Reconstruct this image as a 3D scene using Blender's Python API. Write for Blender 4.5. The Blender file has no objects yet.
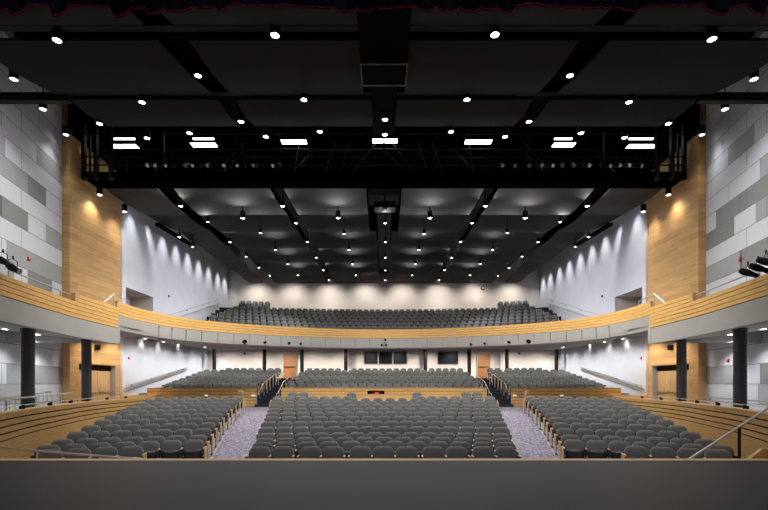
import bpy, bmesh, math, random
from mathutils import Vector, Matrix
from mathutils.bvhtree import BVHTree
C = bpy.context.scene.collection
PI = math.pi
random.seed(7)
F = 460.0          # focal length in pixels of the 768 px wide frame
E = 2.33           # eye height above the house floor; all heights below are measured from the eye
HX, HY = 384.0, 384.0

# ------------------------------------------------------------------ camera
cam = bpy.data.cameras.new('camera'); co = bpy.data.objects.new('camera', cam); C.objects.link(co)
co.location = (0, 0, E); co.rotation_euler = (PI/2, 0, 0)
cam.sensor_width = 36.0; cam.lens = 36.0*F/768.0
cam.shift_y = (384.0-255.0)/768.0; cam.clip_end = 300
bpy.context.scene.camera = co
# ------------------------------------------------------------------ world and exposure
w = bpy.data.worlds.new('world'); bpy.context.scene.world = w; w.use_nodes = True
w.node_tree.nodes['Background'].inputs[0].default_value = (0.75, 0.8, 1.0, 1)
w.node_tree.nodes['Background'].inputs[1].default_value = 0.25
vs = bpy.context.scene.view_settings
vs.view_transform = 'Standard'; vs.look = 'None'; vs.exposure = 0.1; vs.gamma = 1.0
try: vs.use_curve_mapping = False
except Exception: pass
cy = bpy.context.scene.cycles
cy.max_bounces = 5; cy.diffuse_bounces = 3; cy.glossy_bounces = 2; cy.transmission_bounces = 3
cy.sample_clamp_indirect = 4.0; cy.caustics_reflective = False; cy.caustics_refractive = False
WARM = (1.0, 0.93, 0.84); COOL = (0.93, 0.95, 1.0); NEUT = (1.0, 0.97, 0.93)
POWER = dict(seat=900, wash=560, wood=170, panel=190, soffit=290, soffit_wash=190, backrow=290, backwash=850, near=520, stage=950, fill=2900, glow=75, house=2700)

def light(kind, loc, energy, color=NEUT, size=0.15, cone=100, blend=0.8, aim=None, parent=None, name='lamp_light', sx=None, sy=None):
    l = bpy.data.lights.new(name, kind); l.energy = energy; l.color = color
    if kind == 'SPOT':
        l.spot_size = math.radians(cone); l.spot_blend = blend; l.shadow_soft_size = size
    elif kind == 'POINT': l.shadow_soft_size = size
    elif kind == 'AREA':
        l.shape = 'RECTANGLE'; l.size = sx; l.size_y = sy
    o = bpy.data.objects.new(name, l); C.objects.link(o)
    o.location = Vector((loc[0], loc[1], loc[2]+E))
    if aim is not None:
        o.rotation_euler = (Vector(aim)-Vector(loc)).to_track_quat('-Z', 'Y').to_euler()
    return o

# added unseen fill spots over the stage, brightening the seats and balcony front
for sx_ in (-6, -2, 2, 6):
    light('SPOT', (sx_, 3.5, 8.2), POWER['stage'], NEUT, 0.5, 62, 0.5, aim=(sx_*1.5, 20, -1.0), name='stage_fill_spot')
# invented front spots without fixtures, lifting the balcony front and rear blocks
for x_ in (-6.0, -2.2, 2.2, 6.0):
    light('SPOT', (x_, 13.8, 9.9), POWER['house'], NEUT, 0.3, 58, 0.8, aim=(x_*1.6, 28, 1.8), name='front_fill_spot')
# wide fill spots, no fixture behind them, added to even out the side walls
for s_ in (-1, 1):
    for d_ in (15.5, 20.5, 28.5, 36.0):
        light('SPOT', (s_*4.0, d_, 9.3), POWER['fill']*(0.65 if d_ < 22 else 1.0), COOL if d_ > 27 else NEUT, 0.3, 80, 1.0, aim=(s_*15.2, d_+1.0, 1.5), name='wall_fill_spot')


# ------------------------------------------------------------------ mesh builder
def at(px, py, d): return Vector(((px-HX)*d/F, d, (HY-py)*d/F))
ORG = {}
class MB:
    def __init__(s): s.v = []; s.f = []; s.m = []; s.cur = 0
    def mat(s, i): s.cur = i; return s
    def add(s, vs_, fs):
        b = len(s.v); s.v += [tuple(x) for x in vs_]; s.f += [tuple(b+i for i in f) for f in fs]; s.m += [s.cur]*len(fs); return s
    def box(s, c, size, rz=0, M=None):
        x, y, z = size[0]/2, size[1]/2, size[2]/2
        R = M if M is not None else Matrix.Rotation(rz, 3, 'Z')
        vs_ = [Vector(c)+R @ Vector((a*x, b*y, d*z)) for a in (-1,1) for b in (-1,1) for d in (-1,1)]
        return s.add(vs_, [(0,1,3,2),(4,6,7,5),(0,4,5,1),(2,3,7,6),(0,2,6,4),(1,5,7,3)])
    def b2(s, x0, x1, y0, y1, z0, z1):
        return s.box(((x0+x1)/2,(y0+y1)/2,(z0+z1)/2), (abs(x1-x0),abs(y1-y0),abs(z1-z0)))
    def bar(s, p, q, wd, ht):
        p = Vector(p); q = Vector(q); d = q-p; L = d.length
        if L < 1e-6: return s
        M = d.to_track_quat('Y', 'Z').to_matrix()
        return s.box((p+q)/2, (wd, L, ht), M=M)
    def tube(s, pts, r, n=8, cap=True):
        pts = [Vector(p) for p in pts]; rings = []
        for i, p in enumerate(pts):
            t = (pts[min(i+1, len(pts)-1)]-pts[max(i-1, 0)]).normalized()
            q = t.to_track_quat('Z', 'Y').to_matrix(); rr = r[i] if isinstance(r, (list, tuple)) else r
            rings.append([p+q @ Vector((rr*math.cos(2*PI*k/n), rr*math.sin(2*PI*k/n), 0)) for k in range(n)])
        vs_ = [v for R_ in rings for v in R_]; fs = []
        for i in range(len(pts)-1):
            for k in range(n):
                a = i*n+k; b = i*n+(k+1) % n; fs.append((a, b, b+n, a+n))
        if cap: fs.append(tuple(range(n-1, -1, -1))); fs.append(tuple((len(pts)-1)*n+k for k in range(n)))
        return s.add(vs_, fs)
    def lathe(s, prof, n=20, c=(0,0,0)):
        vs_ = []; fs = []
        for r, z in prof:
            for k in range(n): vs_.append((c[0]+r*math.cos(2*PI*k/n), c[1]+r*math.sin(2*PI*k/n), c[2]+z))
        for i in range(len(prof)-1):
            for k in range(n):
                a = i*n+k; b = i*n+(k+1) % n; fs.append((a, b, b+n, a+n))
        return s.add(vs_, fs)
    def grid(s, rows, close=False):
        n = len(rows[0]); vs_ = [v for r in rows for v in r]; fs = []
        for i in range(len(rows)-1):
            for k in range(n-1): fs.append((i*n+k, i*n+k+1, (i+1)*n+k+1, (i+1)*n+k))
        if close:
            i = len(rows)-1
            for k in range(n-1): fs.append((i*n+k, i*n+k+1, k+1, k))
        return s.add(vs_, fs)
    def sweep(s, path, sec, cap=True):
        """path: plan points (x, y); sec: closed list of (offset outward, z). outward = away from the hall's axis side."""
        rows = []; N = len(path)
        for i in range(N):
            a = Vector(path[max(i-1, 0)][:2]); b = Vector(path[min(i+1, N-1)][:2]); t = (b-a).normalized(); nrm = Vector((t.y, -t.x))
            rows.append([(path[i][0]+nrm.x*o, path[i][1]+nrm.y*o, z) for o, z in sec])
        n = len(sec); vs_ = [v for r in rows for v in r]; fs = []
        for i in range(N-1):
            for k in range(n):
                k2 = (k+1) % n; fs.append((i*n+k, i*n+k2, (i+1)*n+k2, (i+1)*n+k))
        if cap: fs.append(tuple(range(n))); fs.append(tuple((N-1)*n+k for k in range(n-1, -1, -1)))
        return s.add(vs_, fs)
    def mesh(s, name, mats, org=Vector((0,0,0)), smooth=True, angle=35):
        me = bpy.data.meshes.new(name)
        me.from_pydata([tuple(Vector(v)-org) for v in s.v], [], s.f)
        for m_ in (mats if isinstance(mats, (list, tuple)) else [mats]): me.materials.append(m_)
        me.polygons.foreach_set('material_index', s.m)
        bm = bmesh.new(); bm.from_mesh(me)
        bmesh.ops.recalc_face_normals(bm, faces=bm.faces)
        if smooth:
            for f in bm.faces: f.smooth = True
            for e in bm.edges:
                if len(e.link_faces) == 2 and e.calc_face_angle(0) > math.radians(angle): e.smooth = False
        bm.to_mesh(me); bm.free(); return me
    def build(s, name, mats, parent=None, smooth=True, angle=35):
        if parent is not None: org = ORG[parent.name]
        else:
            xs = [v[0] for v in s.v]; ys = [v[1] for v in s.v]; zs = [v[2] for v in s.v]
            org = Vector(((min(xs)+max(xs))/2, (min(ys)+max(ys))/2, min(zs)))
        o = bpy.data.objects.new(name, s.mesh(name, mats, org, smooth, angle)); C.objects.link(o)
        if parent is not None: o.parent = parent
        else: o.location = org+Vector((0,0,E))
        ORG[o.name] = org
        return o
def tag(o, label=None, cat=None, group=None, kind=None):
    if label: o['label'] = label
    if cat: o['category'] = cat
    if group: o['group'] = group
    if kind: o['kind'] = kind
    return o
def thing(name, loc=(0,0,0), label=None, cat=None, group=None, rz=0):
    o = bpy.data.objects.new(name, None); C.objects.link(o); o.empty_display_size = 0.1
    o.location = Vector(loc)+Vector((0,0,E)); o.rotation_euler = (0,0,rz); ORG[o.name] = Vector(loc)
    return tag(o, label, cat, group)
def struct(o): o['kind'] = 'structure'; return o
def dup(root, loc, rz=0, label=None, group=None, scale=None, skip=()):
    r = root.copy(); C.objects.link(r); r.location = Vector(loc)+Vector((0,0,E)); r.rotation_euler = (0,0,rz)
    if scale: r.scale = scale
    if label: r['label'] = label
    if group: r['group'] = group
    for ch in list(root.children):
        if ch.name.split('.')[0] in skip: continue
        c = ch.copy(); C.objects.link(c); c.parent = r
        for g in list(ch.children):
            d = g.copy(); C.objects.link(d); d.parent = c
    return r
ORD = 'zero first second third fourth fifth sixth seventh eighth ninth tenth eleventh twelfth thirteenth fourteenth fifteenth sixteenth seventeenth eighteenth nineteenth twentieth twenty-first twenty-second twenty-third twenty-fourth twenty-fifth'.split()
SIDE = {-1: 'left', 1: 'right'}

# ------------------------------------------------------------------ materials
def srgb(r, g, b):
    f = lambda c: (c/255/12.92) if c/255 <= 0.04045 else ((c/255+0.055)/1.055)**2.4
    return (f(r), f(g), f(b), 1)
def mk(name, col, rough=0.6, metal=0.0, noise=0.0, scale=4.0, stretch=(1,1,1), bump=0.0, emit=None, estr=0, spec=0.5, coord='Object', col2=None, detail=3):
    m = bpy.data.materials.new(name); m.use_nodes = True; nt = m.node_tree; b = nt.nodes['Principled BSDF']
    b.inputs['Base Color'].default_value = col; b.inputs['Roughness'].default_value = rough; b.inputs['Metallic'].default_value = metal
    b.inputs['Specular IOR Level'].default_value = spec
    if emit: b.inputs['Emission Color'].default_value = emit; b.inputs['Emission Strength'].default_value = estr
    if noise or bump or col2:
        tc = nt.nodes.new('ShaderNodeTexCoord'); mp = nt.nodes.new('ShaderNodeMapping'); mp.inputs['Scale'].default_value = stretch
        nz = nt.nodes.new('ShaderNodeTexNoise'); nz.inputs['Scale'].default_value = scale; nz.inputs['Detail'].default_value = detail
        nt.links.new(tc.outputs[coord], mp.inputs['Vector']); nt.links.new(mp.outputs['Vector'], nz.inputs['Vector'])
        if noise or col2:
            rp = nt.nodes.new('ShaderNodeValToRGB'); c2 = col2 or tuple(list(c*(1+noise) for c in col[:3])+[1]); c1 = col if col2 else tuple(list(c*(1-noise) for c in col[:3])+[1])
            rp.color_ramp.elements[0].position = 0.33; rp.color_ramp.elements[1].position = 0.67
            rp.color_ramp.elements[0].color = c1; rp.color_ramp.elements[1].color = c2
            nt.links.new(nz.outputs['Fac'], rp.inputs['Fac']); nt.links.new(rp.outputs['Color'], b.inputs['Base Color'])
        if bump:
            bp = nt.nodes.new('ShaderNodeBump'); bp.inputs['Strength'].default_value = bump; bp.inputs['Distance'].default_value = 0.02
            nt.links.new(nz.outputs['Fac'], bp.inputs['Height']); nt.links.new(bp.outputs['Normal'], b.inputs['Normal'])
    return m
M_fabric = mk('grey_fabric', srgb(104,104,103), 0.9, noise=0.12, scale=60, bump=0.15, spec=0.2)
_f = M_fabric.node_tree.nodes['Principled BSDF']; _f.inputs['Sheen Weight'].default_value = 0.35; _f.inputs['Sheen Roughness'].default_value = 0.45
M_shell = mk('black_plastic', srgb(26,27,32), 0.35)
M_oakcap = mk('oak_cap', srgb(226,190,140), 0.45, noise=0.08, scale=30)
M_oak = mk('light_oak', srgb(214,170,108), 0.5, noise=0.1, scale=3, stretch=(1,0.5,9), spec=0.35)
M_oak_dark = mk('golden_oak', srgb(230,182,108), 0.5, noise=0.12, scale=3, stretch=(0.8,0.8,14), spec=0.35)
M_oak_low = mk('honey_oak', srgb(200,158,100), 0.5, noise=0.14, scale=3, stretch=(0.8,0.8,12), spec=0.35)
M_groove = mk('groove_black', srgb(22,18,16), 0.8)
M_white = mk('white_paint', srgb(222,222,226), 0.85, noise=0.02, scale=1.5)
M_back = mk('warm_white_paint', srgb(220,212,206), 0.85, noise=0.02, scale=1.5)
M_pw = mk('panel_white', srgb(214,215,219), 0.8)
M_pg = mk('panel_grey', srgb(168,168,166), 0.85, noise=0.05, scale=12)
M_pd = mk('panel_dark_grey', srgb(140,140,137), 0.85, noise=0.05, scale=12)
M_seam = mk('panel_seam', srgb(120,120,122), 0.9)
M_fascia = mk('fascia_grey', srgb(176,174,168), 0.7, noise=0.03, scale=2)
M_soffit = mk('soffit_paint', srgb(190,184,178), 0.85)
M_cloud = mk('ceiling_panel_grey', srgb(82,81,80), 0.8, noise=0.03, scale=1, spec=0.2)
M_cloudn = mk('ceiling_panel_charcoal', srgb(47,45,42), 0.9, noise=0.04, scale=1, spec=0.08)
M_black = mk('matt_black', srgb(8,8,9), 0.9, spec=0.05)
M_deck = mk('black_deck', srgb(4,4,8), 0.95, spec=0.0)
M_bmetal = mk('black_metal', srgb(14,14,18), 0.55, spec=0.2)
M_steel = mk('satin_steel', srgb(200,196,190), 0.35, metal=0.35)
M_col = mk('column_charcoal', srgb(66,66,66), 0.55, noise=0.08, scale=3)
M_colb = mk('column_bronze', srgb(26,22,19), 0.6, spec=0.2)
M_door = mk('brown_door', srgb(170,112,58), 0.5, noise=0.15, scale=3, stretch=(12,12,1))
M_dooro = mk('oak_door', srgb(216,176,122), 0.5, noise=0.1, scale=3, stretch=(10,10,1))
M_glass = mk('dark_window_glass', srgb(12,16,26), 0.4, spec=0.15)
M_stage = mk('stage_black', srgb(28,32,40), 0.5, noise=0.12, scale=2.5, stretch=(0.5,1,1), spec=0.4, bump=0.05)
M_conc = mk('house_floor_grey', srgb(150,152,160), 0.6, noise=0.05, scale=3)
M_navy = mk('navy_carpet', srgb(34,37,52), 0.95, noise=0.2, scale=20)
M_red = mk('alarm_red', srgb(190,30,30), 0.4)
M_whitep = mk('white_plastic', srgb(225,225,222), 0.5)
M_lens = mk('lit_lens', (1,1,1,1), 0.4, emit=(1,0.97,0.92,1), estr=14)
M_tubel = mk('lit_diffuser', (1,1,1,1), 0.4, emit=(0.92,0.95,1,1), estr=5)
M_step = mk('step_lens', srgb(230,225,215), 0.5, emit=(1,0.95,0.88,1), estr=0.9)
M_spotlens = mk('spotlight_lens', srgb(200,205,225), 0.15, spec=0.8, metal=0.6)
M_curtain = mk('black_velvet', srgb(4,4,9), 0.95, noise=0.3, scale=3, spec=0.0)
M_hem = mk('red_hem', srgb(52,3,8), 0.9, spec=0.05)
M_railb = mk('bronze_rail', srgb(160,145,130), 0.4)
M_rail = mk('gloss_glass_edge', srgb(190,200,200), 0.1)
M_gclear = bpy.data.materials.new('clear_glass'); M_gclear.use_nodes = True
_b = M_gclear.node_tree.nodes['Principled BSDF']; _b.inputs['Transmission Weight'].default_value = 1; _b.inputs['Roughness'].default_value = 0.02; _b.inputs['IOR'].default_value = 1.1
# carpet: purple grey with a streaky fleck
M_carpet = mk('aisle_carpet', srgb(84,79,100), 0.95, scale=5, stretch=(4,1,1), col2=srgb(158,151,166), detail=5)
def planked(name, col, pitch, z0, dark=0.72):
    """oak boards with faint board-to-board tone and thin joints, following world height"""
    m = mk(name, col, 0.5, noise=0.1, scale=3, stretch=(0.5,0.35,7), spec=0.35); nt = m.node_tree; b = nt.nodes['Principled BSDF']
    src = b.inputs['Base Color'].links[0].from_socket
    g = nt.nodes.new('ShaderNodeNewGeometry'); sp = nt.nodes.new('ShaderNodeSeparateXYZ'); nt.links.new(g.outputs['Position'], sp.inputs[0])
    def mth(op, a, bb):
        n = nt.nodes.new('ShaderNodeMath'); n.operation = op
        for i, q in enumerate((a, bb)):
            if isinstance(q, (int, float)): n.inputs[i].default_value = q
            elif q is not None: nt.links.new(q, n.inputs[i])
        return n.outputs[0]
    k = mth('DIVIDE', mth('SUBTRACT', sp.outputs['Z'], z0), pitch)
    fr = mth('FRACT', k, 0); fl = mth('FLOOR', k, 0)
    cell = mth('FLOOR', mth('ADD', mth('DIVIDE', sp.outputs['Y'], 2.4), mth('MULTIPLY', fl, 0.37)), 0)
    cb = nt.nodes.new('ShaderNodeCombineXYZ'); nt.links.new(fl, cb.inputs[0]); nt.links.new(cell, cb.inputs[1])
    wn = nt.nodes.new('ShaderNodeTexWhiteNoise'); nt.links.new(cb.outputs[0], wn.inputs['Vector'])
    tone = mth('ADD', mth('MULTIPLY', wn.outputs['Value'], 0.26), 0.85)
    line = mth('LESS_THAN', fr, 0.04)
    tone = mth('MULTIPLY', tone, mth('SUBTRACT', 1.0, mth('MULTIPLY', line, 1-dark)))
    mx = nt.nodes.new('ShaderNodeVectorMath'); mx.operation = 'SCALE'; nt.links.new(src, mx.inputs[0]); nt.links.new(tone, mx.inputs['Scale'])
    nt.links.new(mx.outputs[0], b.inputs['Base Color']); return m
M_wall_oak = planked('oak_boards', srgb(214,168,110), 0.3, 0.1)

# ------------------------------------------------------------------ plan curves
def interp(tab, x):
    if x <= tab[0][0]: 
        a, b = tab[0], tab[1]
    elif x >= tab[-1][0]: a, b = tab[-2], tab[-1]
    else:
        for a, b in zip(tab, tab[1:]):
            if a[0] <= x <= b[0]: break
    return a[1]+(b[1]-a[1])*(x-a[0])/(b[0]-a[0])
def catmull(P, n=6):
    P = [Vector(p) for p in P]; out = []
    for i in range(len(P)-1):
        p0 = P[i-1] if i else P[i]*2-P[i+1]; p1, p2 = P[i], P[i+1]; p3 = P[i+2] if i+2 < len(P) else P[i+1]*2-P[i]
        for k in range(n):
            t = k/n; out.append(0.5*((2*p1)+(p2-p0)*t+(2*p0-5*p1+4*p2-p3)*t*t+(3*p1-p0-3*p2+p3)*t**3))
    out.append(P[-1]); return out
PAR = catmull([(7.0,8.0),(7.72,9.2),(8.62,11.3),(9.35,13.5),(9.92,15.3),(10.32,17.3),(10.6,19.4),(10.75,21.6)], 5)   # lower side parapet (x, depth)
PART = [(p.y, p.x) for p in PAR]
def Xp(d): return interp(PART, d)
BAL_IN = catmull([(10.3,17.85),(10.3,19.6),(9.95,21.5),(9.2,22.9),(7.9,24.15),(6.2,25.25),(4.2,26.15),(2.1,26.75),(0,26.95)], 5)
BAL_OUT = catmull([(7.9,6.4),(8.75,8.8),(9.35,11.2),(9.9,14.05),(10.08,15.1),(10.3,17.85)], 5)
def wallX(d): return 15.54-0.198*(22.2-d)          # splayed panelled wall
def px_d_wall(x): return 11.14/((384-min(x, 768-x))/F-0.198)
def floorz(x, d):
    rr = math.hypot(x, d+8)-8
    if rr < 13.7: return -2.33
    if rr < 22.3: return -2.33+0.93*(rr-13.7)/8.6
    return -1.40

# ------------------------------------------------------------------ stage and floors
m = MB(); m.b2(-16, 16, -6, 8.72, -1.60, -1.45); struct(m.build('floor_stage', M_stage))
m = MB(); m.b2(-16, 16, 8.72, 8.93, -1.60, -1.447); struct(m.build('trim_stage_edge', M_oakcap))
m = MB(); m.b2(-16, 16, 8.62, 8.88, -2.40, -1.60); struct(m.build('wall_stage_front', M_oak_low))
# thin plank joints and a taped line on the stage deck
m = MB(); rows = []
for i in range(62):
    d = 8.8+(28.6-8.8)*i/61; X = Xp(d) if d < 21.6 else 15.2
    if d < 21.6: X = min(X, 10.75)
    rows.append([(X*(-1+2*k/48), d, floorz(X*(-1+2*k/48), d)) for k in range(49)])
m.grid(rows); struct(m.build('floor', M_conc))
def aisle_edge(side_tab, d): return interp(side_tab, d)
INN = [(10.8,3.35),(12.9,3.75),(15,4.25),(18,4.75),(20,5.15),(22.3,5.6),(28.6,5.9)]     # centre block outer edge
OUT = [(10.8,4.55),(12.9,4.95),(15,5.45),(18,6.1),(20,6.5),(22.3,7.05),(28.6,7.9)]
for s in (-1, 1):
    m = MB(); rows = []
    for i in range(50):
        d = 9.0+(28.4-9.0)*i/49; a = aisle_edge(INN, d)+0.06; b = aisle_edge(OUT, d)-0.02
        if d > 23.6: a, b = 0.0 if s > 0 else 0.0, 15.0; a = 0.001
        elif d < 10.3: a = 0.001
        rows.append([(s*(a+(b-a)*k/12), d, floorz(s*(a+(b-a)*k/12), d)+0.006) for k in range(13)])
    m.grid(rows)
    tag(m.build('aisle_carpet', M_carpet), f'purple-grey flecked carpet running up the {SIDE[s]} aisle', 'carpet')
# side walkways outside the lower parapets
for s in (-1, 1):
    m = MB(); rows = []
    for i in range(40):
        d = 8.0+(22.0-8.0)*i/39; a = Xp(d)+0.1
        rows.append([(s*a, d, -1.4), (s*(wallX(d) if d < 22.2 else 15.2), d, -1.4)])
    rows.append([(s*10.85, 22.2, -1.4), (s*15.5, 22.2, -1.4)])
    m.grid(rows)
    m.b2(s*15.2, s*15.8, 22.2, 26.7, -1.42, -1.4); m.b2(s*10.85, s*15.2, 22.2, 22.3, -1.42, -1.4)
    struct(m.build('floor_walkway_'+SIDE[s], M_conc))
# parterre stepped floor, rows on arcs about (0,-25)
def arc_xy(yc, R, a): return (R*math.sin(a), yc+R*math.cos(a))
def stepped(name, mats, yc, Rs, zs, Xmax, back_d, zend, drop=0.6):
    """Rs: radius of each riser; zs: tread level after it"""
    m = MB(); N = 48; prof = []
    prof.append((Rs[0], zs[0]-drop))
    for i, (R, z) in enumerate(zip(Rs, zs)):
        prof.append((R, z)); 
        if i+1 < len(Rs): prof.append((Rs[i+1], z))
    rows = []
    for R, z in prof:
        am = math.asin(min(1, Xmax/R)); rows.append([(R*math.sin(am*(-1+2*k/N)), yc+R*math.cos(am*(-1+2*k/N)), z) for k in range(N+1)])
    rows.append([(Xmax*(-1+2*k/N), back_d, zend) for k in range(N+1)])
    m.grid(rows); return struct(m.build(name, mats))
PYC = -25; PD = [29.9+0.953*k for k in range(8)]; PZ = [-0.76+0.173*k for k in range(8)]
stepped('floor_parterre', M_navy, PYC, [29.2-PYC]+[PD[k]-PYC-0.45 for k in range(1,8)], PZ, 15.1, 39.5, PZ[-1])
BYC = -8; BD = [38.2+0.95*k for k in range(-3, 8)]; BZ = [4.05+0.427*k if k >= 0 else 4.05+0.3*k for k in range(-3, 8)]
# ------------------------------------------------------------------ walls
for s in (-1, 1):
    sd = SIDE[s]
    # splayed panelled wall: board rows 0.8 m high, mixed white and grey panels
    NR0, NR1 = -2, 17
    edges = [8.0]+[8.0+2.85*i for i in range(1, 5)]+[22.2]
    pick = {}
    def mark(px, py, c):
        x = px if px < 384 else 768-px; d = px_d_wall(x); z = (384-py)*d/F; pick[(int(math.floor(z/0.8)), d)] = c
    grey = []   # (row, d0, d1, material)
    def g(x0, x1, py, c):
        d0, d1 = px_d_wall(x0), px_d_wall(x1); dm = (d0+d1)/2; xm = 384-(wallX(dm)*F/dm); z = (384-py)*dm/F
        grey.append((int(math.floor(z/0.8)), d0, d1, c))
    if s < 0:
        g(18,46,191,2); g(0,28,214,2); g(-30,28,160,1); g(37,62,172,1); g(7,62,262,1); g(28,52,283,2); g(7,62,374,1); g(-60,34,394,1)
        g(-60,14,262,1); g(-60,5,120,1); g(46,62,230,1); g(-40,-8,190,2)
    else:
        g(22,52,215,2); g(-5,28,187,2); g(-40,8,160,1); g(-10,26,247,2); g(28,62,270,1); g(34,62,237,2); g(0,20,303,1); g(-60,10,390,1); g(36,62,374,1); g(-60,8,372,2); g(-30,12,210,1); g(14,40,155,1)
    m = MB()
    for r in range(NR0, NR1):
        z0, z1 = r*0.8, (r+1)*0.8
        cuts = sorted(set([8.0, 22.2]+[c for q in grey if q[0] == r for c in (max(8,q[1]), min(22.2,q[2]))]+[12.2+(r*1.7 % 2.9), 17.6+(r*1.3 % 2.6)]))
        for d0, d1 in zip(cuts, cuts[1:]):
            if d1-d0 < 0.15: continue
            dm = (d0+d1)/2; c = 0
            for q in grey:
                if q[0] == r and q[1] <= dm <= q[2]: c = q[3]
            gp = 0.012
            a0, a1 = d0+gp, d1-gp
            m.mat(c).add([(s*wallX(a0), a0, z0+gp), (s*wallX(a1), a1, z0+gp), (s*wallX(a1), a1, z1-gp), (s*wallX(a0), a0, z1-gp)], [(0,1,2,3)])
    m.mat(3).add([(s*(wallX(8)+0.02), 8, -1.6), (s*(wallX(22.2)+0.02), 22.2, -1.6), (s*(wallX(22.2)+0.02), 22.2, 14), (s*(wallX(8)+0.02), 8, 14)], [(0,1,2,3)])
    struct(m.build('wall_'+sd+'_panelled', [M_pw, M_pg, M_pd, M_seam], smooth=False))
    # oak wall with the recessed double door
    X = 15.22; D0, D1 = 22.2, 26.6; o0, o1, oz0, oz1 = 22.95, 26.12, -1.4, 1.03
    m = MB()
    m.b2(s*X, s*(X+0.5), D0, o0, -1.4, 14); m.b2(s*X, s*(X+0.5), o1, D1, -1.4, 14); m.b2(s*X, s*(X+0.5), o0, o1, oz1, 14)
    m.b2(s*(X-0.05), s*X, D0, D0+0.62, -1.4, 14)
    struct(m.build('wall_'+sd+'_oak', M_wall_oak, smooth=False))
    m = MB(); m.b2(s*(X+0.34), s*(X+0.4), o0-0.1, o1+0.1, -1.4, 1.2)
    struct(m.build('wall_'+sd+'_door_recess', M_dooro))
    m = MB(); m.b2(s*(X+0.0), s*(X+0.34), o1-0.04, o1+0.0, -1.4, oz1); struct(m.build('trim_'+sd+'_jamb', M_fascia))
    dr = thing('door_'+('3' if s < 0 else '4'), (s*(X+0.3), (o0+o1)/2, -1.4)); dr['kind'] = 'structure'
    for a, b in ((o0+0.72, (o0+o1)/2+0.32), ((o0+o1)/2+0.34, o1-0.07)):
        m = MB(); m.b2(s*(X+0.27), s*(X+0.33), a, b, -1.38, oz1-0.32); lf = m.build('door_leaf', M_dooro, dr)
        m = MB(); m.b2(s*(X+0.19), s*(X+0.22), a+0.1, b-0.1, -0.42, -0.36); m.b2(s*(X+0.19), s*(X+0.27), a+0.12, a+0.18, -0.42, -0.36); m.b2(s*(X+0.19), s*(X+0.27), b-0.18, b-0.12, -0.42, -0.36)
        hb = m.build('push_bar', M_steel, dr)
    m = MB(); m.b2(s*(X+0.26), s*(X+0.33), o0+0.05, o1-0.05, oz1-0.3, oz1-0.02); m.build('transom', M_colb, dr)
    # white side wall with balcony door alcove
    W = 15.1; a0, a1, az0, az1 = 26.9, 30.1, 2.9, 5.68; m = MB()
    m.b2(s*W, s*(W+0.4), 26.55, a0, -1.4, 14); m.b2(s*W, s*(W+0.4), a1, 44.6, -1.4, 14)
    m.b2(s*W, s*(W+0.4), a0, a1, -1.4, az0); m.b2(s*W, s*(W+0.4), a0, a1, az1, 14)
    struct(m.build('wall_'+sd, M_white))
    m = MB(); m.b2(s*(W+1.5), s*(W+1.6), a0-0.3, a1+0.3, az0, az1+0.1); m.b2(s*(W+0.4), s*(W+1.5), a1, a1+0.1, az0, az1+0.1)
    m.b2(s*(W+0.4), s*(W+1.5), a0-0.1, a0, az0, az1+0.1); m.b2(s*(W+0.4), s*(W+1.5), a0, a1, az1, az1+0.1); m.b2(s*(W+0.0), s*(W+1.5), a0, a1, az0-0.1, az0)
    struct(m.build('wall_'+sd+'_alcove', M_back))
    m = MB(); m.b2(s*(W+1.42), s*(W+1.5), 28.3, 30.0, az0, az0+2.1); dd = struct(m.build('door_'+('5' if s < 0 else '6'), M_door))
    m = MB(); m.b2(s*(W+1.36), s*(W+1.42), 28.5, 29.9, az0+1.0, az0+1.06); m.build('push_bar', M_steel, dd)
for s in (-1, 1):
    m = MB(); m.b2(s*14.95, s*15.1, 26.7, 44.6, 11.7, 14.0); m.b2(s*15.0, s*15.2, 22.1, 26.7, 12.1, 14.0); struct(m.build('wall_'+SIDE[s]+'_upper_shade', M_deck))  # black sheets standing in for shade on the upper side walls
# lower back wall and its doors and windows
m = MB(); m.b2(-15.1, 15.1, 39.5, 39.8, -1.4, 4.2); struct(m.build('wall_back_lower', M_back))
m = MB(); m.b2(-15.5, 15.5, 44.6, 44.9, 2.0, 14); struct(m.build('wall_back_upper', M_back))
def px2(x0, x1, y0, y1, d): a = at(x0, y1, d); b = at(x1, y0, d); return a.x, b.x, a.z, b.z
for n, (xa, xb) in enumerate(((283,297),(476.5,490.5))):
    x0, x1, _, z1 = px2(xa, xb, 353, 376, 39.5); z0 = PZ[-1]
    dr = thing('door_%d' % (n+1), ((x0+x1)/2, 39.5, z0)); dr['kind'] = 'structure'
    m = MB(); m.b2(x0+0.06, x1-0.06, 39.42, 39.5, z0, z1-0.06); m.build('door_leaf', M_door, dr)
    m = MB(); m.b2(x0, x0+0.06, 39.38, 39.5, z0, z1); m.b2(x1-0.06, x1, 39.38, 39.5, z0, z1); m.b2(x0, x1, 39.38, 39.5, z1-0.06, z1); m.build('door_frame', M_fascia, dr)
    m = MB(); m.b2(x0+0.12, x1-0.12, 39.34, 39.38, z0+0.98, z0+1.04); m.b2(x0+0.14, x0+0.2, 39.36, 39.43, z0+0.98, z0+1.04); m.b2(x1-0.2, x1-0.14, 39.36, 39.43, z0+0.98, z0+1.04); m.build('push_bar', M_bmetal, dr)
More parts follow.
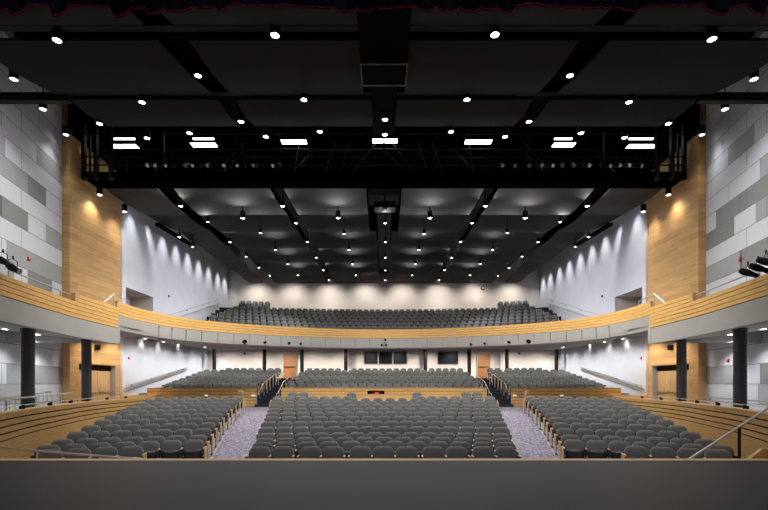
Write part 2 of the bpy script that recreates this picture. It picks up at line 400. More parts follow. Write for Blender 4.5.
def window(n, x0, x1, y0, y1, divs):
    a, b, z0, z1 = px2(x0, x1, y0, y1, 39.5); r = thing('window_%d' % n, ((a+b)/2, 39.5, z0)); r['kind'] = 'structure'
    m = MB(); t = 0.05
    m.b2(a-t, b+t, 39.4, 39.5, z1, z1+t); m.b2(a-t, b+t, 39.4, 39.5, z0-t, z0); m.b2(a-t, a, 39.4, 39.5, z0, z1); m.b2(b, b+t, 39.4, 39.5, z0, z1)
    for q in divs:
        xx = (q-HX)*39.5/F; m.b2(xx-0.05, xx+0.05, 39.4, 39.5, z0, z1)
    m.build('window_frame', M_fascia, r)
    es = [a]+[(q-HX)*39.5/F for q in divs]+[b]
    for p, q in zip(es, es[1:]):
        m = MB(); m.b2(p+0.03, q-0.03, 39.46, 39.49, z0, z1); m.build('pane', M_glass, r)
window(1, 364, 407, 352, 364, (378.3, 392.8)); window(2, 437.7, 458.3, 352, 364, ())
# black deck far above, and the closed ends over the stage
m = MB(); m.b2(-17, 17, 6, 45, 14.0, 14.2); struct(m.build('ceiling', M_deck))
m = MB(); m.b2(-17, 17, 8.4, 8.7, 8.6, 14.0); m.b2(-17, -13.0, 8.4, 8.7, -1.6, 8.6); m.b2(13.0, 17, 8.4, 8.7, -1.6, 8.6); struct(m.build('wall_proscenium', M_deck))

# ------------------------------------------------------------------ parterre front walls, steps
RW = 29.0-PYC
def arcpath(R, yc, X0, X1, n=14):
    a0, a1 = math.asin(X0/R), math.asin(X1/R); return [(R*math.sin(a0+(a1-a0)*k/n), yc+R*math.cos(a0+(a1-a0)*k/n)) for k in range(n+1)]
def planks(path, z0, z1, pitch, gap, root, mats, off=0.0, thick=0.03, name='plank_cladding'):
    """separate boards over a dark backing, following a plan curve"""
    m = MB(); z = z0
    while z < z1-0.02:
        zt = min(z+pitch-gap, z1); m.sweep(path, [(off, z), (off, zt), (off+thick, zt), (off+thick, z)]); z += pitch
    return m.build(name, mats, root)
for nm, X0, X1, lab in (('left', -14.0, -7.85, 'oak-slatted low wall in front of the left rear seating block'), ('centre', -6.4, 6.4, 'long oak-slatted low wall in front of the centre rear seating block'), ('right', 7.85, 14.0, 'oak-slatted low wall in front of the right rear seating block')):
    r = thing('parterre_wall', ((X0+X1)/2, 29.0, -1.4), lab, 'low wall')
    p = arcpath(RW, PYC, X0, X1)
    m = MB(); m.sweep(p, [(-0.18, -1.4), (-0.18, -0.26), (-0.02, -0.26), (-0.02, -1.4)]); m.build('backing', M_groove, r)
    planks(p, -1.38, -0.26, 0.187, 0.018, r, M_oak_dark, off=-0.02)
    m = MB(); m.sweep(p, [(-0.22, -0.262), (-0.22, -0.235), (0.035, -0.235), (0.035, -0.262)]); m.build('cap_rail', M_oakcap, r)
    if nm == 'centre':
        pass
for s in (-1, 1):
    # stairs in the gap of the wall
    m = MB()
    for k in range(4):
        m.b2(s*6.42, s*7.83, 27.8+0.3*k, 29.6, -1.4+0.16*k, -1.4+0.16*(k+1))
    tag(m.build('aisle_steps', M_navy, smooth=False), f'short flight of dark navy steps at the top of the {SIDE[s]} aisle', 'steps')
    # stepped wood ends toward the side wall
    m = MB(); m.b2(s*14.55, s*15.05, 27.2, 28.4, -1.4, -0.95); m.b2(s*13.6, s*15.05, 25.7, 26.2, -1.4, -0.95); m.b2(s*13.0, s*15.05, 26.2, 26.9, -1.4, -0.62)
    tag(m.build('side_steps', M_oak_dark, smooth=False), f'stepped oak blocks by the foot of the {SIDE[s]} side wall handrail', 'steps')

# recessed step lights in the low walls
for i, px in enumerate((155, 206.6, 253.6, 514.4, 561.4, 613)):
    q = at(px, 395.5, 28.7); R_ = RW-0.0; X = q.x
    for _ in range(4): d = PYC+math.sqrt(RW*RW-X*X); X = (px-HX)*(d)/F
    rz = -math.asin(X/RW); q = Vector((X, d-0.045, -11.5*d/F))
    r = thing('step_light', (q.x, q.y, q.z), f'{ORD[i+1]} small lit step light from the left on the oak low walls', 'step light', 'step lights in the oak low walls', rz=rz)
    bx = MB(); bx.box((0,0,0),(0.24,0.05,0.11)); o = bpy.data.objects.new('housing', bx.mesh('housing', M_whitep)); C.objects.link(o); o.parent = r
    bx = MB(); bx.box((0,-0.03,0),(0.18,0.02,0.06)); o = bpy.data.objects.new('lens', bx.mesh('lens', M_step)); C.objects.link(o); o.parent = r

# ------------------------------------------------------------------ lower side parapets
for s in (-1, 1):
    p = [(s*q.x, q.y) for q in PAR]
    if s > 0: sgn = 1
    r = thing('side_parapet', (s*9.4, 14, -2.33), f'curved honey oak parapet wall with dark grooves beside the {SIDE[s]} seating block', 'parapet')
    o_ = -1 if s < 0 else 1      # outward offset sign for sweep normals
    def sec(a, b, z0, z1): return [(o_*a, z0), (o_*a, z1), (o_*b, z1), (o_*b, z0)]
    m = MB(); m.sweep(p, sec(0.02, 0.16, -2.35, -0.62)); m.build('backing', M_groove, r)
    m = MB(); m.sweep(p, sec(0, 0.03, -2.35, -1.195))
    for z0, z1 in ((-1.167,-1.058),(-1.022,-0.913),(-0.877,-0.768),(-0.732,-0.62)): m.sweep(p, sec(0, 0.03, z0, z1))
    m.build('plank_cladding', M_oak_low, r)
    m = MB(); m.sweep(p, sec(-0.01, 0.19, -0.622, -0.59)); m.build('cap_rail', M_oakcap, r)

# ------------------------------------------------------------------ balcony fronts and soffits
def fsec(o_, a, b, z0, z1): return [(o_*a, z0), (o_*a, z1), (o_*b, z1), (o_*b, z0)]
# inner curve whole, from left to right
full = [(-q.x, q.y) for q in BAL_IN] + [(q.x, q.y) for q in reversed(BAL_IN[:-1])]
r = thing('balcony_parapet', (0, 27, 2.1), 'long curved balcony front of oak boards over a grey band', 'balcony front')
m = MB(); m.sweep(full, [(-0.03, 2.62), (-0.03, 3.19), (-0.2, 3.19), (-0.2, 2.62)]); m.build('backing', M_groove, r)
planks(full, 2.68, 3.2, 0.132, 0.016, r, M_oak_dark, off=-0.03)
m = MB(); m.sweep(full, [(-0.02, 2.1), (0.012, 2.66), (-0.03, 2.66), (-0.06, 2.1)]); fb = m.build('fascia_band', M_fascia, r)
m = MB()
for i in range(4, len(full)-4):
    pass
cum = [0]
for a, b in zip(full, full[1:]): cum.append(cum[-1]+math.dist(a, b))
L = cum[-1]
def along(path, cm, t):
    for i in range(len(path)-1):
        if cm[i] <= t <= cm[i+1]+1e-9:
            u = (t-cm[i])/(cm[i+1]-cm[i]); a, b = Vector(path[i]), Vector(path[i+1]); q = a+(b-a)*u; return q, (b-a).normalized()
    return Vector(path[-1]), (Vector(path[-1])-Vector(path[-2])).normalized()
ns = 31; M_seamd = mk('seam_dark', srgb(128,126,122), 0.7)
for k in range(ns):
    t = L/2+(k-(ns-1)/2)*0.85; q, tv = along(full, cum, t); n = Vector((tv.y, -tv.x)); c = q+n*0.012
    m = MB(); m.box((c.x, c.y, 2.37), (0.015, 0.03, 0.5), rz=math.atan2(tv.y, tv.x))
    m.box((c.x+n.x*0.0, c.y+n.y*0.0, 2.58), (0.03, 0.09, 0.09), rz=math.atan2(tv.y, tv.x))
    m.build('seam_bracket', M_seamd, r)
for s in (-1, 1):
    p = [(s*q.x, q.y) for q in BAL_OUT]; o_ = 1 if s > 0 else -1
    p1 = [q for q in p if q[1] <= 15.2]; p2 = [q for q in p if q[1] >= 15.0]
    r = thing('balcony_wing', (s*9.6, 13, 1.55), f'{SIDE[s]} side balcony wing front of oak boards over tall grey band', 'balcony front')
    m = MB(); m.sweep(p1, fsec(o_, 0.03, 0.2, 1.6, 2.70)); m.sweep(p2, fsec(o_, 0.03, 0.2, 1.6, 2.96)); m.build('backing', M_groove, r)
    mm = MB(); z = 2.18
    while z < 2.7: mm.sweep(p1, fsec(o_, 0, 0.03, z, z+0.117)); z += 0.134
    z = 2.18
    while z < 2.93: mm.sweep(p2, fsec(o_, 0, 0.03, z, z+0.117)); z += 0.134
    mm.build('plank_cladding', M_oak_dark, r)
    m = MB(); m.sweep(p, fsec(o_, 0.01, 0.2, 1.55, 2.16))
    e = p[-1]; m.b2(e[0], s*14.9, e[1]-0.04, e[1]+0.1, 1.6, 2.6)
    m.build('fascia_band', M_fascia, r)
    for q in (p2[0], p2[-1]):
        m = MB(); m.box((q[0]+s*0.08, q[1], 2.83 if q is p2[0] else 3.0), (0.16, 0.16, 0.3)); m.build('end_post', M_oak, r)
# soffits
soffit_bvh = []
def soffit(name, rowsF, rowsW, mat):
    rows = [[Vector(a).lerp(Vector(b), k/6) for k in range(7)] for a, b in zip(rowsF, rowsW)]
    m = MB(); m.grid(rows); bvh = BVHTree.FromPolygons([tuple(v) for v in m.v], m.f); soffit_bvh.append(bvh)
    # a thin slab: second skin 12 cm above
    up = [[v+Vector((0,0,0.12)) for v in rr] for rr in rows]; m.grid(up)
    struct(m.build(name, mat))
wl = []
NB = len(BAL_IN)
for i, q in enumerate(BAL_IN):
    t = i/(NB-1)
    if t < 0.5: wl.append((15.1, 17.9+(39.5-17.9)*t/0.5, 2.8+0.15*t/0.5))
    else: wl.append((15.1*(1-(t-0.5)/0.5), 39.5, 2.95))
for s in (-1, 1):
    soffit('ceiling_under_balcony_'+SIDE[s], [(s*(q.x+0.0), q.y+0.0, 2.11) for q in BAL_IN], [(s*a, b, c) for a, b, c in wl], M_soffit)
    soffit('ceiling_under_wing_'+SIDE[s], [(s*(q.x+0.02), q.y, 1.57) for q in BAL_OUT], [(s*(wallX(min(22.2, 6.4+(22.2-6.4)*i/(len(BAL_OUT)-1)))), 6.4+(22.2-6.4)*i/(len(BAL_OUT)-1), 2.07) for i in range(len(BAL_OUT))], M_soffit)
def soffit_z(x, y):
    z = 9
    for bvh in soffit_bvh:
        h = bvh.ray_cast(Vector((x, y, -1)), Vector((0, 0, 1)))
        if h[0] is not None: z = min(z, h[0].z)
    return z-0.06 if z < 9 else 2.3
# balcony decks
for s in (-1, 1):
    m = MB(); m.grid([[(s*(q.x+0.15), q.y, 2.3), (s*wallX(min(22.2, 6.4+15.8*i/(len(BAL_OUT)-1))), 6.4+15.8*i/(len(BAL_OUT)-1), 2.3)] for i, q in enumerate(BAL_OUT)])
    m.b2(s*10.3, s*15.2, 17.9, 22.3, 2.28, 2.3)
    struct(m.build('floor_wing_'+SIDE[s], M_conc))
Rb = [BD[i]-BYC-0.45 for i in range(len(BD))]
m = MB(); N = 48
rows = [[(x, y, 3.0) for x, y in full]]
am = math.asin(14.9/Rb[0]); nn = len(full)
rows.append([(Rb[0]*math.sin(am*(-1+2*k/(nn-1))), BYC+Rb[0]*math.cos(am*(-1+2*k/(nn-1))), 3.08) for k in range(nn)])
m.grid(rows)
for s in (-1, 1): m.add([(s*10.3, 17.85, 3.0), (s*15.1, 17.85, 3.0), (s*15.1, 34, 3.06), (s*14.9, BYC+math.sqrt(Rb[0]**2-14.9**2), 3.06), (s*12.5, 25, 3.03)], [(0,1,2,3,4)])
struct(m.build('floor_balcony', M_navy))
stepped('floor_balcony_tiers', M_navy, BYC, Rb, BZ, 15.1, 44.6, BZ[-1]-0.4, drop=0.1)

# ------------------------------------------------------------------ columns
def column(px, d, dia, z0, z1, mat, label, group):
    X = (px-HX)*d/F; m = MB(); n = 24
    m.lathe([(0, z0), (dia*0.56, z0), (dia*0.56, z0+0.12), (dia/2, z0+0.14), (dia/2, z1-0.1), (dia*0.54, z1-0.08), (dia*0.54, z1), (0, z1)], n, (X, d, 0))
    tag(m.build('column', mat), label, 'column', group)
for s in (-1, 1):
    pos = 384+s*(384-28), 384+s*(384-86.5)
    column(pos[0], 13.25, 0.33, -1.4, 1.60, M_col, f'thick charcoal column under the {SIDE[s]} wing, closer to the stage', 'charcoal columns under the wings')
    column(pos[1], 17.2, 0.33, -1.4, 1.66, M_col, f'charcoal column in front of the {SIDE[s]} oak double doors', 'charcoal columns under the wings')
for i, px in enumerate((214.3, 264.4, 302, 345.8, 425.4, 469.2, 507, 556.4)):
    column(px, 38.4, 0.30, PZ[-1], 3.0, M_colb, f'{ORD[i+1]} slim dark column from the left along the rear wall', 'slim columns at the rear wall')

# ------------------------------------------------------------------ theatre seats
def rrect(w, h, r, seg):
    pts = []
    for cx, cz, a0 in ((w/2-r, h-r, 0), (-w/2+r, h-r, PI/2), (-w/2+r*0.7, r*0.7, PI), (w/2-r*0.7, r*0.7, 1.5*PI)):
        rr = r if a0 < PI else r*0.7
        for k in range(seg+1):
            a = a0+(PI/2)*k/seg; pts.append((cx+rr*math.cos(a), cz+rr*math.sin(a)))
    return pts
def pad(m, w, h, t, r, seg, z0, y0, tilt, front=0, back=1, crown=0.02):
    o = rrect(w, h, r, seg); n = len(o); rings = []
    for yy, sc in ((t, 0.93), (t*0.75, 1.0), (t*0.25, 1.0), (t*0.05, 0.93), (-0.012, 0.7)):
        ring = []
        for x, z in o:
            zz = (z-h/2)*sc+h/2; ring.append((x*sc, y0+yy+tilt*zz, z0+zz+crown*(1-(2*x/w)**2)*(1 if z > h/2 else 0)*sc))
        rings.append(ring)
    vs_ = [v for r_ in rings for v in r_]; ff = []; fb = []
    for i in range(4):
        for k in range(n):
            k2 = (k+1) % n; (fb if i == 0 else ff).append((i*n+k, i*n+k2, (i+1)*n+k2, (i+1)*n+k))
    ff.append(tuple(4*n+k for k in range(n))); fb.append(tuple(range(n-1, -1, -1)))
    b = len(m.v); m.v += vs_
    for fs, mi in ((ff, front), (fb, back)):
        m.f += [tuple(b+i for i in f) for f in fs]; m.m += [mi]*len(fs)
def seat_parts(seg, wd=0.522):
    back = MB(); pad(back, wd, 0.45, 0.11, 0.125, seg, 0.335, 0.03, 0.16, crown=0.03)
    cush = MB(); pad(cush, 0.46, 0.30, 0.10, 0.07, max(2, seg-1), 0.26, -0.09, 0.05, front=0, back=1, crown=0)
    leg = MB(); leg.b2(-0.296, -0.268, 0.0, 0.09, 0.0, 0.58); leg.b2(-0.299, -0.263, -0.12, 0.2, 0, 0.03); leg.b2(-0.294, -0.27, -0.12, 0.1, 0.50, 0.585)
    rail = MB(); rail.b2(-0.28, 0.28, 0.03, 0.07, 0.30, 0.35)
    arm = MB(); arm.b2(-0.299, -0.263, -0.12, 0.1, 0.585, 0.612)
    return back, cush, leg, rail, arm
seat0 = thing('theater_seat', (0,0,0)); seat0.location = (0,0,0); ORG[seat0.name] = Vector((0,0,0))
b_, c_, l_, r_, a_ = seat_parts(5)
for nm, mb_, mats in (('backrest', b_, [M_fabric, M_shell]), ('seat_cushion', c_, [M_shell, M_fabric]), ('leg', l_, [M_shell]), ('seat_rail', r_, [M_shell]), ('armrest', a_, [M_oakcap])):
    o = bpy.data.objects.new(nm, mb_.mesh(nm, mats)); C.objects.link(o); o.parent = seat0
seat0['category'] = 'seat'
# end-of-row pieces
def shifted(mb_, dx=0, mirror=False):
    q = MB(); q.v = [((-v[0] if mirror else v[0])+dx, v[1], v[2]) for v in mb_.v]; q.f = list(mb_.f); q.m = list(mb_.m); return q
me_leg_r = shifted(l_, mirror=True).mesh('leg', [M_shell]); me_arm_r = shifted(a_, mirror=True).mesh('armrest', [M_oakcap])
ep = MB(); ep.b2(-0.332, -0.306, -0.2, 0.14, 0.06, 0.63)
me_ep_l = ep.mesh('end_panel', [M_oakcap], smooth=False); me_ep_r = shifted(ep, mirror=True).mesh('end_panel', [M_oakcap], smooth=False)
EPL = ep; EPR = shifted(ep, mirror=True)

seats = []   # dict(x, y, z, rz, row, block, idx, n, ends)
def row_on_arc(yc, dc, zf, xl, xr, block, row, pitch=0.56, endl=True, endr=True, parity=None, anchor=0, fill=False):
    R = dc-yc
    def ang(px):
        X = (px-HX)*dc/F
        for _ in range(12): d = yc+math.sqrt(R*R-X*X); X = (px-HX)*d/F
        return math.asin(X/R)
    a0, a1 = ang(xl), ang(xr); nf = (a1-a0)*R/pitch; n = max(1, round(nf))
    if parity is not None and n % 2 != parity: n = n-1 if nf < n else n+1
    da = (a1-a0)/n if fill else pitch/R; am = (a0+a1)/2
    if anchor: am = (a1-n*da/2 if anchor > 0 else a0+n*da/2)+(0.25 if row % 2 else -0.25)*da
    for k in range(n):
        a = am+(k-(n-1)/2)*da; x, y = R*math.sin(a), yc+R*math.cos(a)
        z = zf(x, y) if callable(zf) else zf
        seats.append(dict(x=x, y=y, z=z, rz=-a, row=row, block=block, idx=k+1, n=n, el=endl and k == 0, er=endr and k == n-1))
RD = [11.04+0.953*(n-1) for n in range(1, 14)]
CL = [247,250.2,254.2,256.5,257.5,260.4,263.5,264.8,267,268.2,269.8,270.6,271.4]
for i, px in enumerate((258.5, 281.8, 310, 332.8, 360.5, 383.6, 406.8, 434, 457.5, 484.3, 507.4)):
    seats.append(dict(x=(px-HX)*11.04/F, y=11.04, z=-2.33, rz=0, row=1, block='centre', idx=i+1, n=11, el=i in (0,2,4,7,9), er=i in (1,3,6,8,10)))
for n in range(2, 13):
    row_on_arc(-8, RD[n-1]+0.12, floorz, CL[n-1], 768-CL[n-1], 'centre', n, parity=n % 2, fill=True)
row_on_arc(-8, RD[12]+0.12, floorz, CL[12], 353.5, 'centre', 13)
i0 = len(seats); row_on_arc(-8, RD[12]+0.12, floorz, 414.5, 768-CL[12], 'centre', 13)
k0 = seats[i0-1]['n']
for q in seats[i0:]: q['idx'] += k0
SL = {2:(36,141),3:(39,199),4:(50,206),5:(64,212.4),6:(76.5,217.9),7:(89,222.7),8:(99,226.6),9:(112,230.2),10:(122,233.4),11:(133,236.6),12:(143.5,239.4),13:(154,242)}
for n, (a, b) in SL.items():
    row_on_arc(-8, RD[n-1]+0.12, floorz, a, b, 'left', n)
    row_on_arc(-8, RD[n-1]+0.12, floorz, 768-b, 768-a, 'right', n)
nfront = len(seats)
# rear blocks and balcony
far = []
for k in range(8):
    i0 = len(seats)
    d = PD[k]; xl = 384-6.35*F/d if k else 286
    cx = 286+ (305-286)*k/7.0
    if k < 7: row_on_arc(PYC, d, PZ[k], cx, 768-cx, 'p', k, parity=k % 2)
    else:
        row_on_arc(PYC, d, PZ[k], 305, 342.5, 'p', k); row_on_arc(PYC, d, PZ[k], 349.5, 422, 'p', k); row_on_arc(PYC, d, PZ[k], 429, 463, 'p', k)
    lx = (162, 169, 177, 184, 190.5, 197, 204, 225)[k]; rx = (259.5, 263, 266.5, 269.5, 272.5, 275.5, 278, 279.7)[k]
    if k == 7: rx = 262
    row_on_arc(PYC, d, PZ[k], lx, rx, 'p', 0); row_on_arc(PYC, d, PZ[k], 768-rx, 768-lx, 'p', 0)
    if k == 7: row_on_arc(PYC, d, PZ[k], 268, 280, 'p', k); row_on_arc(PYC, d, PZ[k], 488, 500, 'p', k)
bl = {-1:(215,0),0:(212,0),1:(208.5,0),2:(209.5,0),3:(216,0),4:(224,0),5:(231,0),6:(237.5,1),7:(240,1)}
for k in range(0, 8):
    i = k+3
    if bl[k][1] == 0: row_on_arc(BYC, BD[i], BZ[i], bl[k][0], 768-bl[k][0], 'b', k, parity=k % 2)
    else: row_on_arc(BYC, BD[i], BZ[i], bl[k][0], 270, 'b', k); row_on_arc(BYC, BD[i], BZ[i], 498, 768-bl[k][0], 'b', k)
front = sorted(seats[:nfront], key=lambda q: q['y'])
rear = seats[nfront:]
NEAR = 294
near_, rest = front[:NEAR], front[NEAR:]+rear
first = True
for q in near_:
    rw = 'front' if (q['row'] == 1 and q['block'] == 'centre') else ORD[q['row'] if q['block'] == 'centre' else q['row']-1]
    aisle = (q['block'] == 'left' and q['er']) or (q['block'] == 'right' and q['el']) or (q['block'] == 'centre' and (q['idx'] == 1 or q['idx'] == q['n']))
    head = 'grey aisle seat' if aisle else 'grey seat'
    frm = f"{ORD[q['idx']]} from left"
    lab = f"{head}, {frm} in {rw} row of {q['block']} lower block"
    grp = f"grey theater seats of the {q['block']} lower block"
    if first:
        o = seat0; first = False
        o.location = Vector((q['x'], q['y'], q['z']+E)); o.rotation_euler = (0,0,q['rz']); o['label'] = lab; o['group'] = grp
    else: o = dup(seat0, (q['x'], q['y'], q['z']), q['rz'], lab, grp, skip=('end_panel','armrest_x'))
    q['o'] = o
for q in near_:
    o = q['o']
    if q['er']:
        for me in (me_leg_r, me_arm_r): c = bpy.data.objects.new(me.name.split('.')[0], me); C.objects.link(c); c.parent = o
    if q['block'] == 'left' and q['er']:
        c = bpy.data.objects.new('end_panel', me_ep_r); C.objects.link(c); c.parent = o
    if q['block'] == 'right' and q['el']:
        c = bpy.data.objects.new('end_panel', me_ep_l); C.objects.link(c); c.parent = o
# loose companion seats standing behind the last centre row
for i, (px, lab) in enumerate(((292.5,'taller grey seat behind the centre block, first from left'),(303,'taller grey seat behind the centre block, second from left'),(351.5,'lone taller grey seat behind the centre block, third from left'),(417.5,'lone taller grey seat behind the centre block, fourth from left'),(466.5,'taller grey seat behind the centre block, fifth from left'),(477.5,'taller grey seat behind the centre block, sixth from left'))):
    o = dup(seat0, ((px-HX)*24.3/F, 24.3, -1.4), 0, lab, 'taller seats behind the centre block', scale=(1,1,1.2))
# everything farther: one object
B, Cc, Lg, Rl, Ar = seat_parts(3, 0.475)
big = MB(); V = []; Fc = []; Mi = []
parts = [(B, {0:0,1:1}), (Cc, {0:1,1:0}), (Lg, {0:1}), (Ar, {0:2})]
for q in rest:
    ca, sa = math.cos(q['rz']), math.sin(q['rz'])
    def put(mb_, mp):
        b = len(V)
        for x, y, z in mb_.v: V.append((q['x']+x*ca-y*sa, q['y']+x*sa+y*ca, q['z']+z))
        for f, mm_ in zip(mb_.f, mb_.m): Fc.append(tuple(b+i for i in f)); Mi.append(mp[mm_])
    for mb_, mp in parts: put(mb_, mp)
    if q['er'] : put(EPR, {0:2})
    if q['el'] : put(EPL, {0:2})
big.v, big.f, big.m = V, Fc, Mi
tag(big.build('theater_seats_beyond', [M_fabric, M_shell, M_oakcap], angle=60), 'rows of grey theater seats farther back and up on the balcony', 'seats', kind='stuff')
print('SEATS', len(front), len(rear), len(near_))

# ------------------------------------------------------------------ ceiling panels
def panel(x0a, x1a, d0, x0b, x1b, d1, z0, z1, label, group, mat, bow=0.10):
    rows = []; rows2 = []
    for i in range(7):
        t = i/6; d = d0+(d1-d0)*t; z = z0+(z1-z0)*t-bow*math.sin(PI*t)
        xa, xb = x0a+(x0b-x0a)*t, x1a+(x1b-x1a)*t
        rows.append([(xa, d, z), (xb, d, z)]); rows2.append([(xa, d, z+0.08), (xb, d, z+0.08)])
    m = MB(); vs_ = []; n = 7
    for a, b in zip(rows, rows2): vs_ += a+b[::-1]
    fs = []
    for i in range(n-1):
        for k in range(4):
            k2 = (k+1) % 4; fs.append((i*4+k, i*4+k2, (i+1)*4+k2, (i+1)*4+k))
    fs.append((0,1,2,3)); fs.append(tuple((n-1)*4+k for k in (3,2,1,0)))
    m.add(vs_, fs); o = m.build('ceiling_panel', mat, angle=50); tag(o, label, 'ceiling panel', group); return o
S2 = [(11,7.4,6.6),(13,7.1,6.3),(14,6.92,5.97),(15.7,6.6,5.83),(16.8,6.15,5.5),(18.8,5.87,5.25),(24.2,6.1,5.3),(27.5,5.85,5.1),(30.5,5.7,5.0),(34,5.55,4.9),(44.3,5.4,4.8)]
def s2o(d): return interp([(a, b) for a, b, c in S2], d)
def s2i(d): return interp([(a, c) for a, b, c in S2], d)
def s1o(d): return interp([(24.2,12.0),(27.8,11.9),(30.6,11.5),(33.8,11.3),(44.2,11.7)], d)
def s1i(d): return interp([(24.2,11.15),(27.8,11.06),(30.6,10.8),(33.8,10.65),(44.2,10.4)], d)
def edge(d): return interp([(24.2,14.8),(27.5,14.3),(30.6,13.5),(34,13.3),(44.2,12.9)], d)
ROWY = [188.5, 214.8, 231.8, 248.4, 262.8, 274.5, 283.2]; ROWZ = [10.35, 10.15, 10.1, 10.0, 9.95, 9.85, 9.75]
RDp = [ROWZ[i]*F/(384-ROWY[i]) for i in range(7)]
nr = 0
rown = ['first','second','third','fourth','fifth','sixth']
for i in range(6):
    d1 = RDp[i+1]; z1 = ROWZ[i+1]; z0 = z1+0.42; d0 = z0*F/(384-ROWY[i])+0.02
    if i == 0: z0 = ROWZ[0]; d0 = RDp[0]
    else: z0 = z1+0.55; d0 = z0*F/(384-ROWY[i])
    ci = 0.95 if i < 2 else 0.5
    for s in (-1, 1):
        g = 'rear ceiling panels'
        for nm, (fi, fo) in (('inner', (lambda d: ci, s2i)), ('middle', (s2o, s1i)), ('outer', (s1o, edge))):
            dr0 = ROWZ[i]*F/(384-ROWY[i]); q0 = d0/dr0
            a0, b0, a1, b1 = s*fi(dr0)*q0, s*fo(dr0)*q0, s*fi(d1), s*fo(d1)
            panel(min(a0,b0), max(a0,b0), d0, min(a1,b1), max(a1,b1), d1, z0, z1, f'{nm} {SIDE[s]} grey ceiling panel, {rown[i]} row beyond the lighting bridge', g, M_cloud)
NR = [(11.6, 13.45, 'behind the curtain edge'), (14.06, 16.68, 'in the large middle row'), (17.0, 18.75, 'just before the lighting bridge')]
for i, (d0, d1, tx) in enumerate(NR):
    for s in (-1, 1):
        cc = 0.74 if i < 2 else 0.45
        cc0 = 1.52*d0/14.5 if i < 2 else 0.42
        outr = {0:(12.6,12.6), 1:(12.7,11.9), 2:(11.6,11.2)}[i]
        for nm, v in (('inner', (cc if i else 0.7, s2i(d0), cc if i else 0.7, s2i(d1))), ('outer', (s2o(d0), outr[0], s2o(d1), outr[1]))):
            a0, b0, a1, b1 = s*v[0], s*v[1], s*v[2], s*v[3]
            panel(min(a0,b0), max(a0,b0), d0, min(a1,b1), max(a1,b1), d1, 10.5+0.0, 10.5, f'{nm} {SIDE[s]} charcoal ceiling panel {tx}', 'charcoal ceiling panels over the stage end', M_cloudn, bow=0.12)
# black slot beams along the house between the panel columns, and cross beams in the gaps
def slotbeam(pts, wd, label):
    m = MB()
    for a, b in zip(pts, pts[1:]): m.bar(a, b, wd, 0.3)
    tag(m.build('ceiling_slot_beam', M_black), label, 'beam', 'black ceiling beams')
for s in (-1, 1):
    slotbeam([(s*(s2o(d)+s2i(d))/2, d, 11.0) for d in (11.5, 14, 15.7, 17, 18.9)], 1.1, f'curved black slot beam on the {SIDE[s]} over the stage end')
    slotbeam([(s*(s2o(d)+s2i(d))/2, d, 10.9) for d in (25, 28, 31, 35, 44.3)], 0.9, f'inner {SIDE[s]} black slot beam running back over the seats')
    slotbeam([(s*(s1o(d)+s1i(d))/2, d, 10.9) for d in (25, 28, 31, 35, 44.3)], 1.0, f'outer {SIDE[s]} black slot beam running back over the seats')
    m = MB(); m.bar(at(384+s*(384-157), 224, 29.0), at(384+s*(384-194), 246.5, 33.3), 0.28, 0.18)
    for y_, d_ in ((228, 30.0), (244, 32.5)):
        q = at(384+s*(384-(162 if y_ == 228 else 189)), y_, d_); m.tube([(q.x, q.y, q.z), (q.x, q.y, 14.0)], 0.014, 6)
    tag(m.build('lighting_track', M_black), f'short black lighting bar beside the {SIDE[s]} white wall', 'lighting bar')
m = MB(); m.b2(-0.45, 0.45, 27.6, 44.3, 10.7, 10.9); m.b2(-0.9,0.9,24.6,27.6,10.7,10.9)
tag(m.build('ceiling_slot_beam', M_black), 'centre black slot beam running back over the seats', 'beam', 'black ceiling beams')
m = MB(); m.b2(-0.76, 0.76, 10, 14.7, 10.38, 11.3); m.b2(-0.46, 0.46, 15.9, 19.2, 10.45, 10.6); tag(m.build('ceiling_slot_beam', M_black), 'wide black centre beam over the stage end', 'beam', 'black ceiling beams')
r = thing('speaker_enclosure', (0, 15.4, 10.3), 'boxy black loudspeaker housing hanging in the centre of the ceiling', 'loudspeaker')
m = MB(); m.b2(-0.77, 0.77, 14.72, 15.85, 10.25, 10.9); m.build('cabinet', M_col, r)
m = MB(); m.b2(-0.72, 0.72, 14.80, 15.75, 10.235, 10.25); m.build('grille', M_black, r)
for i, d in enumerate((13.75, 16.85)):
    m = MB(); m.b2(-13.4 if i == 0 else -11.6, 13.4 if i == 0 else 11.6, d-0.12, d+0.12, 10.62, 10.95)
    if i == 1:
        for s in (-1, 1): m.b2(s*11.5, s*14.4, d-0.12, d+0.12, 10.32, 10.62)
    tag(m.build('cross_beam', M_bmetal), ('black cross beam closest to the stage' if i == 0 else 'long black cross beam between the charcoal ceiling panels'), 'beam', 'black cross beams')
# projector hanging in the centre slot
r = thing('ceiling_projector', (0.05, 26.3, 9.9), 'dark projector mounted in the centre ceiling slot past the bridge', 'projector')
m = MB(); m.b2(-0.55, 0.65, 25.9, 26.7, 9.95, 10.3); m.build('body', M_bmetal, r)
m = MB(); m.lathe([(0,-0.05),(0.13,-0.05),(0.13,0.06),(0,0.06)], 16, (0.05, 26.1, 9.92)); m.build('lens', M_spotlens, r)
m = MB(); m.tube([(0.05,26.3,10.3),(0.05,26.3,10.72)], 0.05); m.build('mount', M_bmetal, r)

